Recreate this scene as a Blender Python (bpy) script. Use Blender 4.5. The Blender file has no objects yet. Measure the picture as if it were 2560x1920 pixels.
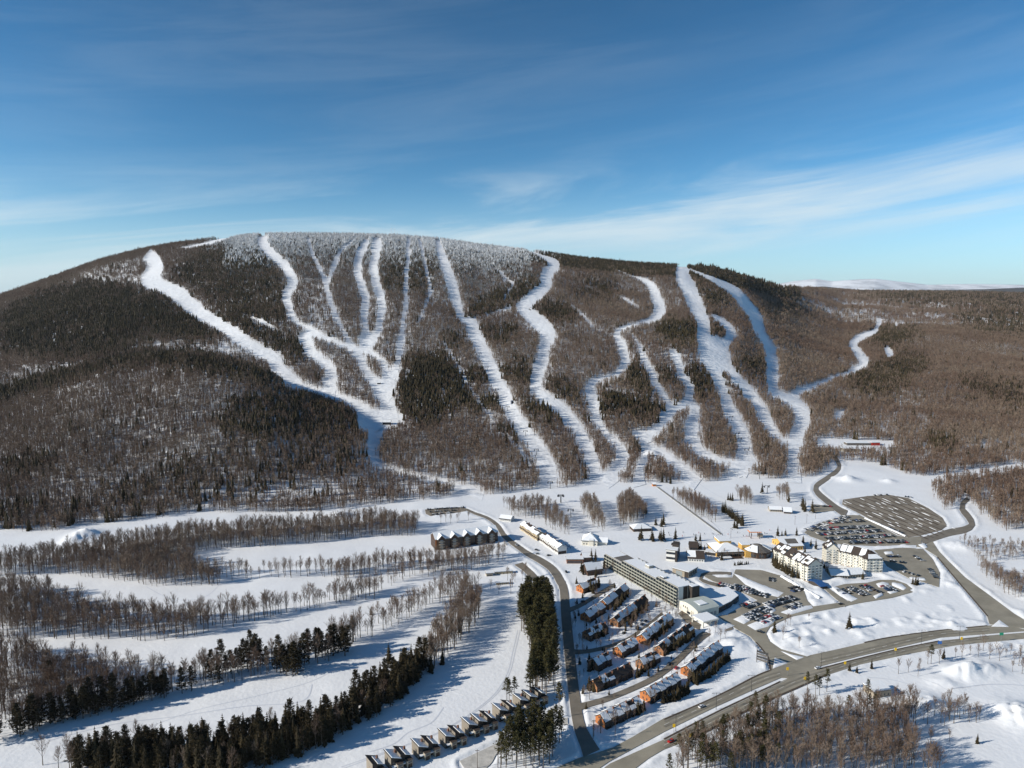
import bpy, math, random
import numpy as np
from mathutils import Vector, Matrix

random.seed(7); RNG = np.random.default_rng(11)
R = math.radians
scn = bpy.context.scene
COL = scn.collection

# ------------------------------------------------------------------ camera
CAM_H, FPX, PITCH = 250.0, 1777.0, R(6.1)
cam_d = bpy.data.cameras.new('camera'); cam = bpy.data.objects.new('camera', cam_d); COL.objects.link(cam)
cam.location = (0, 0, CAM_H); cam.rotation_euler = (math.pi/2-PITCH, 0, 0)
cam_d.sensor_width = 36; cam_d.lens = 36*FPX/2560; cam_d.clip_start = 1; cam_d.clip_end = 60000
scn.camera = cam

# ------------------------------------------------------------------ light
SUN_AZ, SUN_EL = R(16), R(25)          # shadows fall towards +X, 16 deg towards +Y
sun_dir = Vector((-math.cos(SUN_AZ)*math.cos(SUN_EL), -math.sin(SUN_AZ)*math.cos(SUN_EL), math.sin(SUN_EL)))
sl = bpy.data.lights.new('sun', 'SUN'); sl.energy = 4.2; sl.angle = R(0.55); sl.color = (1.0, 0.93, 0.82)
so = bpy.data.objects.new('sun', sl); COL.objects.link(so)
so.rotation_euler = sun_dir.to_track_quat('Z', 'Y').to_euler(); so.location = (-300, -100, 600)

w = bpy.data.worlds.new('World'); scn.world = w; w.use_nodes = True
nt = w.node_tree; N = nt.nodes; L = nt.links; N.clear()
def wn(t, **k):
    n = N.new(t)
    for a, b in k.items(): setattr(n, a, b)
    return n
def wmath(op, a, b=None, c=None):
    n = wn('ShaderNodeMath', operation=op)
    for i, v in enumerate((a, b, c)):
        if v is None: continue
        if isinstance(v, (int, float)): n.inputs[i].default_value = v
        else: L.new(v, n.inputs[i])
    return n.outputs[0]
sky = wn('ShaderNodeTexSky', sky_type='NISHITA', sun_disc=False)
sky.sun_elevation = SUN_EL; sky.sun_rotation = math.atan2(sun_dir.x, sun_dir.y)
sky.altitude = 1500; sky.air_density = 1.0; sky.dust_density = 0.0; sky.ozone_density = 3.5
def wvec(op, a, v):
    n = wn('ShaderNodeVectorMath', operation=op); L.new(a, n.inputs[0]); n.inputs[1].default_value = v; return n.outputs[0]
gm = wn('ShaderNodeGamma'); gm.inputs['Gamma'].default_value = 1.45
L.new(wvec('MULTIPLY', sky.outputs[0], (.1, .1, .1)), gm.inputs[0])
hs = wn('ShaderNodeHueSaturation'); hs.inputs['Saturation'].default_value = 1.06; hs.inputs['Hue'].default_value = 0.487
L.new(wvec('MULTIPLY', gm.outputs[0], (11.8, 12.1, 11.6)), hs.inputs['Color'])
# thin cirrus: long streaks across the sky, densest in a belt low over the mountain
tc = wn('ShaderNodeTexCoord'); sx = wn('ShaderNodeSeparateXYZ'); L.new(tc.outputs['Generated'], sx.inputs[0])
az = wmath('ARCTAN2', sx.outputs[0], sx.outputs[1]); el = wmath('ARCSINE', sx.outputs[2])
tilt = wmath('SUBTRACT', el, wmath('MULTIPLY', az, 0.05))
cv = wn('ShaderNodeCombineXYZ'); L.new(wmath('MULTIPLY', az, 1.7), cv.inputs[0])
L.new(wmath('MULTIPLY', wmath('SUBTRACT', el, wmath('MULTIPLY', az, 0.12)), 15.0), cv.inputs[1]); cv.inputs[2].default_value = 4.4
n1 = wn('ShaderNodeTexNoise'); n1.inputs['Scale'].default_value = 1.1; n1.inputs['Detail'].default_value = 9
n1.inputs['Roughness'].default_value = 0.62; n1.inputs['Distortion'].default_value = 0.5
L.new(cv.outputs[0], n1.inputs['Vector'])
cv2 = wn('ShaderNodeCombineXYZ'); L.new(wmath('MULTIPLY', az, 1.1), cv2.inputs[0]); L.new(wmath('MULTIPLY', tilt, 5.0), cv2.inputs[1])
cv2.inputs[2].default_value = 7.7
n2 = wn('ShaderNodeTexNoise'); n2.inputs['Scale'].default_value = 1.5; n2.inputs['Detail'].default_value = 6
L.new(cv2.outputs[0], n2.inputs['Vector'])
def wgauss(x, c, s):
    d = wmath('DIVIDE', wmath('SUBTRACT', x, c), s)
    return wmath('POWER', 2.718, wmath('MULTIPLY', wmath('MULTIPLY', d, d), -1.0))
def wramp(v, a, b):
    n = wn('ShaderNodeMapRange', interpolation_type='SMOOTHSTEP'); L.new(v, n.inputs[0])
    n.inputs[1].default_value = a; n.inputs[2].default_value = b; return n.outputs[0]
belt = wgauss(tilt, 0.132, 0.04)
low = wgauss(tilt, 0.085, 0.05)
streak = wramp(n1.outputs[0], 0.38, 0.70)
patch = wramp(n2.outputs[0], 0.38, 0.62)
cl = wmath('ADD', wmath('MULTIPLY', wmath('MULTIPLY', streak, wmath('ADD', wmath('MULTIPLY', belt, 0.5), 0.07)), wmath('ADD', wmath('MULTIPLY', patch, .8), .2)), wmath('MULTIPLY', low, wmath('ADD', wmath('MULTIPLY', streak, .35), .12)))
cl = wmath('MINIMUM', wmath('ADD', cl, 0.0), 0.85)
hz = wn('ShaderNodeMix', data_type='RGBA'); L.new(wmath('MULTIPLY', wgauss(wmath('MAXIMUM', el, 0.0), 0.0, 0.085), 0.8), hz.inputs[0]); L.new(hs.outputs[0], hz.inputs[6])
hz.inputs[7].default_value = (3.5, 4.9, 5.9, 1)
mx = wn('ShaderNodeMix', data_type='RGBA'); L.new(cl, mx.inputs[0]); L.new(hz.outputs[2], mx.inputs[6])
mx.inputs[7].default_value = (5.6, 6.3, 6.6, 1)
bg = wn('ShaderNodeBackground'); bg.inputs[1].default_value = 0.10
L.new(mx.outputs[2], bg.inputs[0]); wo = wn('ShaderNodeOutputWorld'); L.new(bg.outputs[0], wo.inputs[0])

vs = scn.view_settings; vs.view_transform = 'Standard'; vs.look = 'None'; vs.exposure = 0.45; vs.gamma = 1.0
vs.use_curve_mapping = False
scn.cycles.max_bounces = 4; scn.cycles.diffuse_bounces = 2; scn.cycles.use_denoising = True

# ------------------------------------------------------------------ pixels and terrain
cp, sp = math.cos(PITCH), math.sin(PITCH)
def ray(px, py):
    px = np.asarray(px, float); py = np.asarray(py, float)
    cx = (px-1280)/FPX; cy = (960-py)/FPX
    return cx, cp+cy*sp, -sp+cy*cp
def project(X, Y, Z):
    dz = Z-CAM_H; dep = np.maximum(Y*cp-dz*sp, 1.0); up = Y*sp+dz*cp
    return 1280+FPX*X/dep, 960-FPX*up/dep
def z7(ox, oy, s):
    return lambda pts: [((ox+p[0]/s, oy+p[1]/s)+((p[2]/s,) if len(p) > 2 else ())) for p in pts]
S = 2212/900
zA, zB1, zC = z7(540, 560, 2212/600), z7(850, 540, S), z7(1660, 600, S)
z1, z4, z5, z6, z7_, z8, z9 = z7(0, 540, S), z7(0, 1000, S), z7(850, 1000, S), z7(1660, 1000, S), z7(0, 1400, S), z7(850, 1400, S), z7(1660, 1400, S)
zT, zS, zH, zL5, zK, zP, zB, zV = (z7(1400, 1360, 3.318), z7(900, 1650, 2212/550), z7(1480, 1340, 2212/420), z7(1900, 1300, 5.53),
    z7(1040, 1240, 2212/500), z7(1960, 1200, 2212/500), z7(1380, 1000, 3.16), z7(1700, 1240, 2212/360))
zN = z7(1800, 1560, 5.53)

def hash2(ix, iy, s):
    n = (ix.astype(np.int64)*374761393+iy.astype(np.int64)*668265263+s*982451653) & 0x7fffffff
    n = ((n ^ (n >> 13))*1274126177) & 0x7fffffff
    return ((n ^ (n >> 16)) & 0xffff)/65535.0
def vnoise(x, y, s=0):
    ix = np.floor(x); iy = np.floor(y); fx = x-ix; fy = y-iy
    fx = fx*fx*fx*(fx*(fx*6-15)+10); fy = fy*fy*fy*(fy*(fy*6-15)+10)
    a = hash2(ix, iy, s); b = hash2(ix+1, iy, s); c = hash2(ix, iy+1, s); d = hash2(ix+1, iy+1, s)
    return (a*(1-fx)+b*fx)*(1-fy)+(c*(1-fx)+d*fx)*fy
def fbm(x, y, o=4, s=0):
    r = 0; a = .5
    for i in range(o): r = r+a*(vnoise(x*2**i+i*17.3, y*2**i-i*9.1, s+i)-.5); a *= .5
    return r*2
def smooth(x, a, b):
    t = np.clip((x-a)/(b-a), 0, 1); return t*t*(3-2*t)

SIL = [(-700, 900), (-300, 800), (0, 737), (120, 695), (250, 648), (350, 622), (440, 606), (560, 592), (640, 585), (700, 583), (850, 584), (985, 587), (1100, 596), (1200, 611), (1330, 625), (1450, 643), (1600, 657), (1700, 662), (1780, 668), (1860, 690), (1950, 716), (2050, 722), (2150, 728), (2300, 729), (2450, 731), (2560, 734), (2800, 737), (3400, 742)]
_c, _y, _z = ray([p[0] for p in SIL], [p[1] for p in SIL])
SU, SE = _c/_y, _z/_y
def tab(knots):
    u = [(k[0]-1280)/FPX for k in knots]; v = [k[1] for k in knots]
    return lambda q: np.interp(q, u, v)
RIDGE_Y = tab([(-300, 2900), (0, 3000), (500, 3300), (1000, 3450), (1700, 3350), (1850, 3600), (1960, 4300), (2100, 6200), (3000, 6600)])
BASE_Y = tab([(-600, 760), (0, 770), (300, 830), (900, 910), (1300, 960), (1700, 1000), (2050, 1040), (2200, 1060), (2560, 1080), (3000, 1100)])
FOOT = [(-400, 1080), (-150, 1010), (0, 985), (120, 950), (250, 905), (350, 888), (450, 882), (550, 895), (650, 925), (720, 962), (800, 1012), (900, 1062), (980, 1110), (1050, 1240)]
_c, _y, _z = ray([p[0] for p in FOOT], [p[1] for p in FOOT]); FU, FE = _c/_y, _z/_y
FOOT_Y = tab([(-300, 1420), (350, 1480), (720, 1350), (980, 1150)])
MOUNDS = []      # (X, Y, radius, height) snow piles, filled below
RAST = None      # world raster of road / lot neighbourhood
RX0, RY0, RW, RH = -520, 320, 1500, 860
def rsample(A, X, Y):
    fx = np.clip(X-RX0, 0, RW-1.01); fy = np.clip(Y-RY0, 0, RH-1.01)
    ix = fx.astype(int); iy = fy.astype(int); fx = fx-ix; fy = fy-iy
    v = (A[iy, ix]*(1-fx)+A[iy, ix+1]*fx)*(1-fy)+(A[iy+1, ix]*(1-fx)+A[iy+1, ix+1]*fx)*fy
    inside = (X > RX0) & (X < RX0+RW) & (Y > RY0) & (Y < RY0+RH)
    return np.where(inside, v, 0)
def terr(X, Y, fine=True):
    X = np.asarray(X, float); Y = np.asarray(Y, float)
    Yc = np.maximum(Y, 60); u = X/Yc
    yr = RIDGE_Y(u); yb = BASE_Y(u); zr = CAM_H+np.interp(u, SU, SE)*yr-7.0
    t = (Y-yb)/(yr-yb); tc_ = np.clip(t, 0, 1)
    z = zr*(1.25*tc_**1.5-.25*tc_**4)
    fall = np.where(yr > 5000, .06, .25)
    z = np.where(t > 1, np.maximum(zr-(Y-yr)*fall, np.minimum(zr, 120)), z)
    amp = smooth(t, 0.02, .2)*(1-smooth(t, .75, 1.0))
    z = z+amp*(34*fbm(X/520, Y/520, 3, 3)+5*fbm(X/110, Y/110, 2, 9))
    fy = FOOT_Y(u); zc = np.maximum(CAM_H+np.interp(u, FU, FE)*fy-9, 0)*(1-smooth(u, FU[-3], FU[-1]))
    a = np.clip((Y-yb)/(fy-yb), 0, 1); b = np.clip(1-(Y-fy)/560, 0, 1)
    f = zc*np.where(Y < fy, a**1.25*(1.25-.25*a*a), b*b*(3-2*b))
    f = f+np.where((f > 1), smooth(f, 1, 60)*(16*fbm(X/260, Y/260, 3, 21)), 0)
    k = 14.0*smooth(np.maximum(f, z), 0, 40)+1e-3; h = np.clip(.5+.5*(f-z)/k, 0, 1); z = np.where(zc > .5, z*(1-h)+f*h+k*h*(1-h), z)
    flat = 1-smooth(t, 0, .12)
    wild = smooth(-X, -20, 90)+smooth(Y, 980, 1080)+smooth(X-Y*.45, 170, 290)
    z = z+flat*np.clip(wild, 0, 1)*1.6*fbm(X/70, Y/70, 3, 31)
    if fine:
        for (mx_, my_, r, hh) in MOUNDS:
            d2 = ((X-mx_)**2+(Y-my_)**2)/(r*r)
            z = z+hh*np.exp(-d2)*(1+.5*fbm(X/4, Y/4, 2, 5))
        if RAST is not None: z = z+rsample(RAST, X, Y)
    return z
_HY = np.geomspace(250, 9000, 420); _HU = np.linspace(-1.15, 1.15, 700)
_hu, _hy = np.meshgrid(_HU, _HY, indexing='ij'); _HE = np.maximum.accumulate((terr(_hu*_hy, _hy, False)-CAM_H)/_hy, axis=1)
def hit(px, py, fine=False):
    dx, dy, dz = np.broadcast_arrays(*[np.atleast_1d(q) for q in ray(px, py)]); e = dz/dy; u = dx/dy
    fi = np.clip((u-_HU[0])/(_HU[1]-_HU[0]), 0, len(_HU)-1.001); i0 = fi.astype(int); fr = (fi-i0)[:, None]
    prof = _HE[i0]*(1-fr)+_HE[i0+1]*fr; j = np.argmax(prof > e[:, None], axis=1); j = np.where((prof > e[:, None]).any(axis=1), j, len(_HY)-1)
    lo = _HY[np.maximum(j-2, 0)]; hi = _HY[np.minimum(j+1, len(_HY)-1)]
    for _ in range(9):
        m = .5*(lo+hi); below = (CAM_H+e*m) < terr(u*m, m, fine); hi = np.where(below, m, hi); lo = np.where(below, lo, m)
    return u*hi, hi, terr(u*hi, hi, fine)
def G(p):                       # one pixel -> ground point
    a, b, c = hit([p[0]], [p[1]]); return Vector((a[0], b[0], c[0]))
def GP(pts):
    a, b, c = hit([p[0] for p in pts], [p[1] for p in pts]); return np.stack([a, b, c], 1)

# ------------------------------------------------------------------ rasters (photo-pixel masks at half size)
MW, MH, MS, MOX = 1480, 960, 2, 100      # margin of 100 cells left and right
def mask_new(): return np.zeros((MH, MW), np.float32)
def poly_mask(M, pts, val=1.0, mode='set', res=MS, ox=MOX, oy=0):
    P = np.array([(p[0]/res+ox, p[1]/res+oy) for p in pts]); h, wd = M.shape
    y0 = max(int(np.floor(P[:, 1].min())), 0); y1 = min(int(np.ceil(P[:, 1].max())), h-1)
    for y in range(y0, y1+1):
        yy = y+.5; xs = []
        for i in range(len(P)):
            a = P[i]; b = P[(i+1) % len(P)]
            if (a[1] <= yy) != (b[1] <= yy): xs.append(a[0]+(yy-a[1])/(b[1]-a[1])*(b[0]-a[0]))
        xs.sort()
        for i in range(0, len(xs)-1, 2):
            q0, q1 = max(int(round(xs[i])), 0), min(int(round(xs[i+1])), wd)
            if q1 > q0:
                if mode == 'set': M[y, q0:q1] = val
                else: M[y, q0:q1] = np.maximum(M[y, q0:q1], val)
def resample(path, step=6.0):
    P = np.array(path, float); out = []
    # Catmull-Rom through the points
    n = len(P)
    for i in range(n-1):
        p0, p1, p2, p3 = P[max(i-1, 0)], P[i], P[i+1], P[min(i+2, n-1)]
        m = max(int(np.hypot(*(p2-p1)[:2])/step), 1)
        for k in range(m):
            t = k/m
            out.append(.5*((2*p1)+(-p0+p2)*t+(2*p0-5*p1+4*p2-p3)*t*t+(-p0+3*p1-3*p2+p3)*t**3))
    out.append(P[-1]); return np.array(out)
def strip_edges(path, step=6.0):
    C = resample(path, step); T = np.gradient(C[:, :2], axis=0); T /= np.linalg.norm(T, axis=1)[:, None]+1e-9
    Nn = np.stack([-T[:, 1], T[:, 0]], 1); hw = C[:, 2:3]/2
    return C[:, :2]+Nn*hw, C[:, :2]-Nn*hw
def stroke_mask(M, path, val=1.0):
    A, B = strip_edges(path, 4)
    for i in range(len(A)-1): poly_mask(M, [A[i], A[i+1], B[i+1], B[i]], val, 'max')
def blur(A, r):
    for ax in (0, 1):
        c = np.cumsum(np.pad(A, [(r+1, r) if a == ax else (0, 0) for a in (0, 1)], mode='edge'), axis=ax)
        A = (np.take(c, range(2*r+1, c.shape[ax]), ax)-np.take(c, range(0, c.shape[ax]-2*r-1), ax))/(2*r+1)
    return A
def look(M, px, py):
    ix = np.clip((px/MS+MOX).astype(int), 0, MW-1); iy = np.clip((py/MS).astype(int), 0, MH-1); return M[iy, ix]

# ------------------------------------------------------------------ materials
MATS = {}
def mat(name, col, rough=.7, var=0.0, vscale=.3, bump=0.0, bscale=1.0, metal=0.0, spec=.3, coat=0.0):
    m = bpy.data.materials.new(name); m.use_nodes = True; t = m.node_tree; b = t.nodes['Principled BSDF']
    b.inputs['Base Color'].default_value = (*col, 1); b.inputs['Roughness'].default_value = rough
    b.inputs['Metallic'].default_value = metal; b.inputs['Specular IOR Level'].default_value = spec
    b.inputs['Coat Weight'].default_value = coat
    geo = t.nodes.new('ShaderNodeNewGeometry')
    if var:
        n = t.nodes.new('ShaderNodeTexNoise'); n.inputs['Scale'].default_value = vscale; n.inputs['Detail'].default_value = 6; n.inputs['Roughness'].default_value = .65
        t.links.new(geo.outputs['Position'], n.inputs['Vector'])
        r = t.nodes.new('ShaderNodeMapRange'); t.links.new(n.outputs[0], r.inputs[0]); r.inputs[1].default_value = .3; r.inputs[2].default_value = .7
        r.inputs[3].default_value = 1-var; r.inputs[4].default_value = 1+var
        mm = t.nodes.new('ShaderNodeMix'); mm.data_type = 'RGBA'; mm.blend_type = 'MULTIPLY'; mm.inputs[0].default_value = 1
        mm.inputs[6].default_value = (*col, 1); t.links.new(r.outputs[0], mm.inputs[7]); t.links.new(mm.outputs[2], b.inputs['Base Color'])
    if bump:
        n = t.nodes.new('ShaderNodeTexNoise'); n.inputs['Scale'].default_value = bscale; n.inputs['Detail'].default_value = 5
        t.links.new(geo.outputs['Position'], n.inputs['Vector'])
        bp = t.nodes.new('ShaderNodeBump'); bp.inputs['Strength'].default_value = bump; bp.inputs['Distance'].default_value = .6/bscale
        t.links.new(n.outputs[0], bp.inputs['Height']); t.links.new(bp.outputs[0], b.inputs['Normal'])
    MATS[name] = m; return m
mat('snow', (.82, .835, .85), .6, .035, .05, .15, .3, spec=.2)
mat('groomed_snow', (.83, .85, .87), .55, .05, .035, .26, .075, spec=.2)
mat('worn_asphalt', (.225, .205, .165), .8, .2, .1)
mat('roof_snow', (.82, .84, .86), .55, .02, .3, .25, .8)
mat('asphalt', (.285, .26, .205), .85, .24, .045, .1, 2)
mat('street_asphalt', (.19, .168, .136), .85, .22, .08, .1, 2)  # darker tone holds the pine grove's shade on the straight street
mat('lot_asphalt', (.275, .25, .20), .85, .22, .05, .1, 2)
mat('gravel_lot', (.215, .185, .145), .9, .38, .06, .1, 2)
mat('road_brown', (.085, .065, .048), .9, .3, .2)
mat('track_snow', (.66, .69, .74), .7)
mat('dull_cedar', (.30, .145, .07), .75, .15, .6)
mat('slush', (.52, .50, .46), .7, .25, .25, .2, 1)
mat('lane_paint', (.62, .60, .54), .7, .2, .5)
mat('cedar', (.43, .155, .05), .7, .15, .6)
mat('brown_siding', (.075, .046, .032), .75, .2, .7)  # brown siding, darkened further to hold the shade on town house fronts
mat('dark_wall', (.052, .042, .036), .8, .2, .5)
mat('brown_roof', (.055, .042, .036), .85, .2, .7)
mat('grey_roof', (.13, .12, .11), .85, .2, .4)
mat('tan_wall', (.52, .42, .27), .75, .08, .5)
mat('cream_wall', (.70, .66, .56), .75, .06, .4)
mat('beige_wall', (.36, .31, .24), .75, .1, .4)
mat('yellow_wall', (.60, .36, .10), .75, .12, .4)
mat('white_wall', (.70, .69, .65), .7, .05, .4)
mat('concrete', (.34, .325, .285), .8, .1, .3)
mat('balcony_green', (.30, .30, .245), .8, .12, .4)
mat('grey_siding', (.24, .21, .17), .8, .12, .5)
mat('brick', (.20, .10, .065), .8, .15, .5)
mat('green_roof', (.43, .47, .44), .6, .06, .2)
mat('blue_roof', (.03, .10, .27), .5, .1, .5)
mat('glass', (.03, .04, .05), .12, spec=.6)
mat('pale_glass', (.30, .33, .33), .15, spec=.6)
mat('dark_metal', (.06, .06, .06), .5, metal=.3)
mat('grey_metal', (.35, .35, .34), .45, metal=.5)
mat('white_metal', (.75, .76, .77), .5)
mat('banner_yellow', (.75, .48, .02), .6)
mat('sign_green', (.02, .25, .14), .5); mat('sign_blue', (.04, .15, .45), .5)
mat('orange_paint', (.62, .21, .05), .6)
mat('red_paint', (.40, .03, .02), .6)
mat('rubber', (.02, .02, .02), .8)
mat('skin_cloth', (.03, .035, .06), .8); mat('red_cloth', (.35, .04, .03), .8)
for nm, c in dict(black=(.012, .012, .013), grey=(.11, .115, .12), silver=(.38, .39, .40), white=(.72, .72, .72), red=(.42, .02, .015), blue=(.03, .06, .16), brown=(.07, .05, .04)).items():
    mat('car_'+nm, c, .3, spec=.5, coat=.4)

def tree_mat(name, c1, c2, c3, rough=.85, region=.0035):
    m = bpy.data.materials.new(name); m.use_nodes = True; t = m.node_tree; b = t.nodes['Principled BSDF']
    b.inputs['Roughness'].default_value = rough; b.inputs['Specular IOR Level'].default_value = .15
    oi = t.nodes.new('ShaderNodeObjectInfo'); cr = t.nodes.new('ShaderNodeValToRGB')
    n = t.nodes.new('ShaderNodeTexNoise'); n.inputs['Scale'].default_value = region; n.inputs['Detail'].default_value = 3
    t.links.new(oi.outputs['Location'], n.inputs['Vector'])
    a = t.nodes.new('ShaderNodeMath'); a.operation = 'MULTIPLY_ADD'; a.inputs[1].default_value = .55
    t.links.new(oi.outputs['Random'], a.inputs[0])
    r = t.nodes.new('ShaderNodeMapRange'); t.links.new(n.outputs[0], r.inputs[0]); r.inputs[1].default_value = .3; r.inputs[2].default_value = .7; r.inputs[4].default_value = .45
    t.links.new(r.outputs[0], a.inputs[2]); t.links.new(a.outputs[0], cr.inputs[0])
    e = cr.color_ramp.elements; e[0].color = (*c1, 1); e[1].color = (*c3, 1); x = e.new(.5); x.color = (*c2, 1)
    t.links.new(cr.outputs[0], b.inputs['Base Color']); MATS[name] = m
tree_mat('twigs', (.125, .078, .056), (.190, .136, .101), (.268, .214, .160))
tree_mat('bark', (.10, .08, .064), (.145, .12, .098), (.20, .17, .14))
tree_mat('needles', (.026, .020, .011), (.038, .030, .015), (.060, .046, .022))
tree_mat('pine_needles', (.032, .030, .012), (.052, .048, .018), (.082, .068, .026))
tree_mat('frost', (.45, .46, .46), (.58, .59, .60), (.70, .71, .72))
tree_mat('frosty_twigs', (.38, .38, .375), (.50, .505, .51), (.62, .63, .635))
tree_mat('frost_dusted', (.16, .155, .145), (.23, .225, .215), (.32, .315, .305))

# ------------------------------------------------------------------ object helpers
def link(o): COL.objects.link(o); return o
def tag(o, label=None, cat=None, group=None, kind=None):
    if label: o['label'] = label
    if cat: o['category'] = cat
    if group: o['group'] = group
    if kind: o['kind'] = kind
    return o
def mesh(name, v, f, mats, mi=None, smooth_=False):
    me = bpy.data.meshes.new(name); me.from_pydata([tuple(p) for p in v], [], f)
    for m in ([mats] if isinstance(mats, str) else mats): me.materials.append(MATS[m])
    if mi is not None: me.polygons.foreach_set('material_index', mi)
    if smooth_: me.polygons.foreach_set('use_smooth', [True]*len(me.polygons))
    me.update(); return me
def obj(name, me, parent=None, loc=(0, 0, 0), rz=0, sc=None):
    o = bpy.data.objects.new(name, me); link(o); o.location = loc; o.rotation_euler = (0, 0, rz)
    if sc is not None: o.scale = sc
    if parent: o.parent = parent
    return o
def empty(name, loc=(0, 0, 0), rz=0):
    o = obj(name, None, None, loc, rz); o.empty_display_size = .5; return o
BOXF = [(0, 3, 2, 1), (4, 5, 6, 7), (0, 1, 5, 4), (1, 2, 6, 5), (2, 3, 7, 6), (3, 0, 4, 7)]
_shared = {}
def shared(key, fn):
    if key not in _shared: _shared[key] = fn()
    return _shared[key]
def boxv(x0, x1, y0, y1, z0, z1): return [(x0, y0, z0), (x1, y0, z0), (x1, y1, z0), (x0, y1, z0), (x0, y0, z1), (x1, y0, z1), (x1, y1, z1), (x0, y1, z1)]
def unitbox(m): return shared('box_'+m, lambda: mesh('box_'+m, boxv(-.5, .5, -.5, .5, 0, 1), BOXF, m))
def bx(name, parent, m, x0, x1, y0, y1, z0, z1):
    return obj(name, unitbox(m), parent, ((x0+x1)/2, (y0+y1)/2, z0), 0, (x1-x0, y1-y0, z1-z0))
def poly3(name, parent, m, v, f): return obj(name, mesh(name, v, f, m), parent)
def frame(pa, pb):               # pixel pair -> origin, heading, length on the ground
    a, b = G(pa), G(pb); d = b-a; return a, math.atan2(d.y, d.x), math.hypot(d.x, d.y)
def gable(name, parent, m, x0, x1, y0, y1, z, rise, over=.4, thick=.25, side=0):
    """roof along x; side 0 both, -1 front slope, 1 back slope"""
    ym = (y0+y1)/2; o = None
    for sgn in (-1, 1):
        if side and sgn != side: continue
        ye = y0-over if sgn < 0 else y1+over; drop = rise*over/((y1-y0)/2)
        v = [(x0, ye, z-drop), (x1, ye, z-drop), (x1, ym, z+rise), (x0, ym, z+rise)]
        v += [(a, b, c+thick) for a, b, c in v]
        f = [(3, 2, 1, 0), (4, 5, 6, 7), (0, 1, 5, 4), (1, 2, 6, 5), (2, 3, 7, 6), (3, 0, 4, 7)]
        if sgn > 0: f = [tuple(reversed(q)) for q in f]
        o = poly3(name, parent, m, v, f)
    return o
def gable_wall(name, parent, m, x0, x1, y0, y1, z0, z, rise):
    ym = (y0+y1)/2
    v = [(x0, y0, z0), (x1, y0, z0), (x1, y1, z0), (x0, y1, z0), (x0, y0, z), (x1, y0, z), (x1, y1, z), (x0, y1, z), (x0, ym, z+rise), (x1, ym, z+rise)]
    f = [(0, 3, 2, 1), (0, 1, 5, 4), (2, 3, 7, 6), (1, 2, 6, 9, 5), (3, 0, 4, 8, 7), (4, 5, 9, 8), (6, 7, 8, 9)]
    return poly3(name, parent, m, v, f)
def hip(name, parent, m, x0, x1, y0, y1, z, rise, over=.6, inset=None):
    x0 -= over; x1 += over; y0 -= over; y1 += over; i = inset if inset is not None else (y1-y0)/2; ym = (y0+y1)/2
    v = [(x0, y0, z), (x1, y0, z), (x1, y1, z), (x0, y1, z), (x0+i, ym, z+rise), (x1-i, ym, z+rise), (x0, y0, z-.25), (x1, y0, z-.25), (x1, y1, z-.25), (x0, y1, z-.25)]
    f = [(0, 1, 5, 4), (1, 2, 5), (2, 3, 4, 5), (3, 0, 4), (6, 9, 8, 7), (0, 6, 7, 1), (1, 7, 8, 2), (2, 8, 9, 3), (3, 9, 6, 0)]
    return poly3(name, parent, m, v, f)
def winrow(parent, x0, x1, n, z, hgt, wd, y, m='glass', sgn=-1, name='window'):
    for i in range(n):
        x = x0+(x1-x0)*(i+.5)/n; bx(name, parent, m, x-wd/2, x+wd/2, min(y, y+sgn*.06), max(y, y+sgn*.06), z, z+hgt)
def winside(parent, y0, y1, n, z, hgt, wd, x, m='glass', sgn=-1):
    for i in range(n):
        y = y0+(y1-y0)*(i+.5)/n; bx('window', parent, m, min(x, x+sgn*.06), max(x, x+sgn*.06), y-wd/2, y+wd/2, z, z+hgt)


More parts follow.
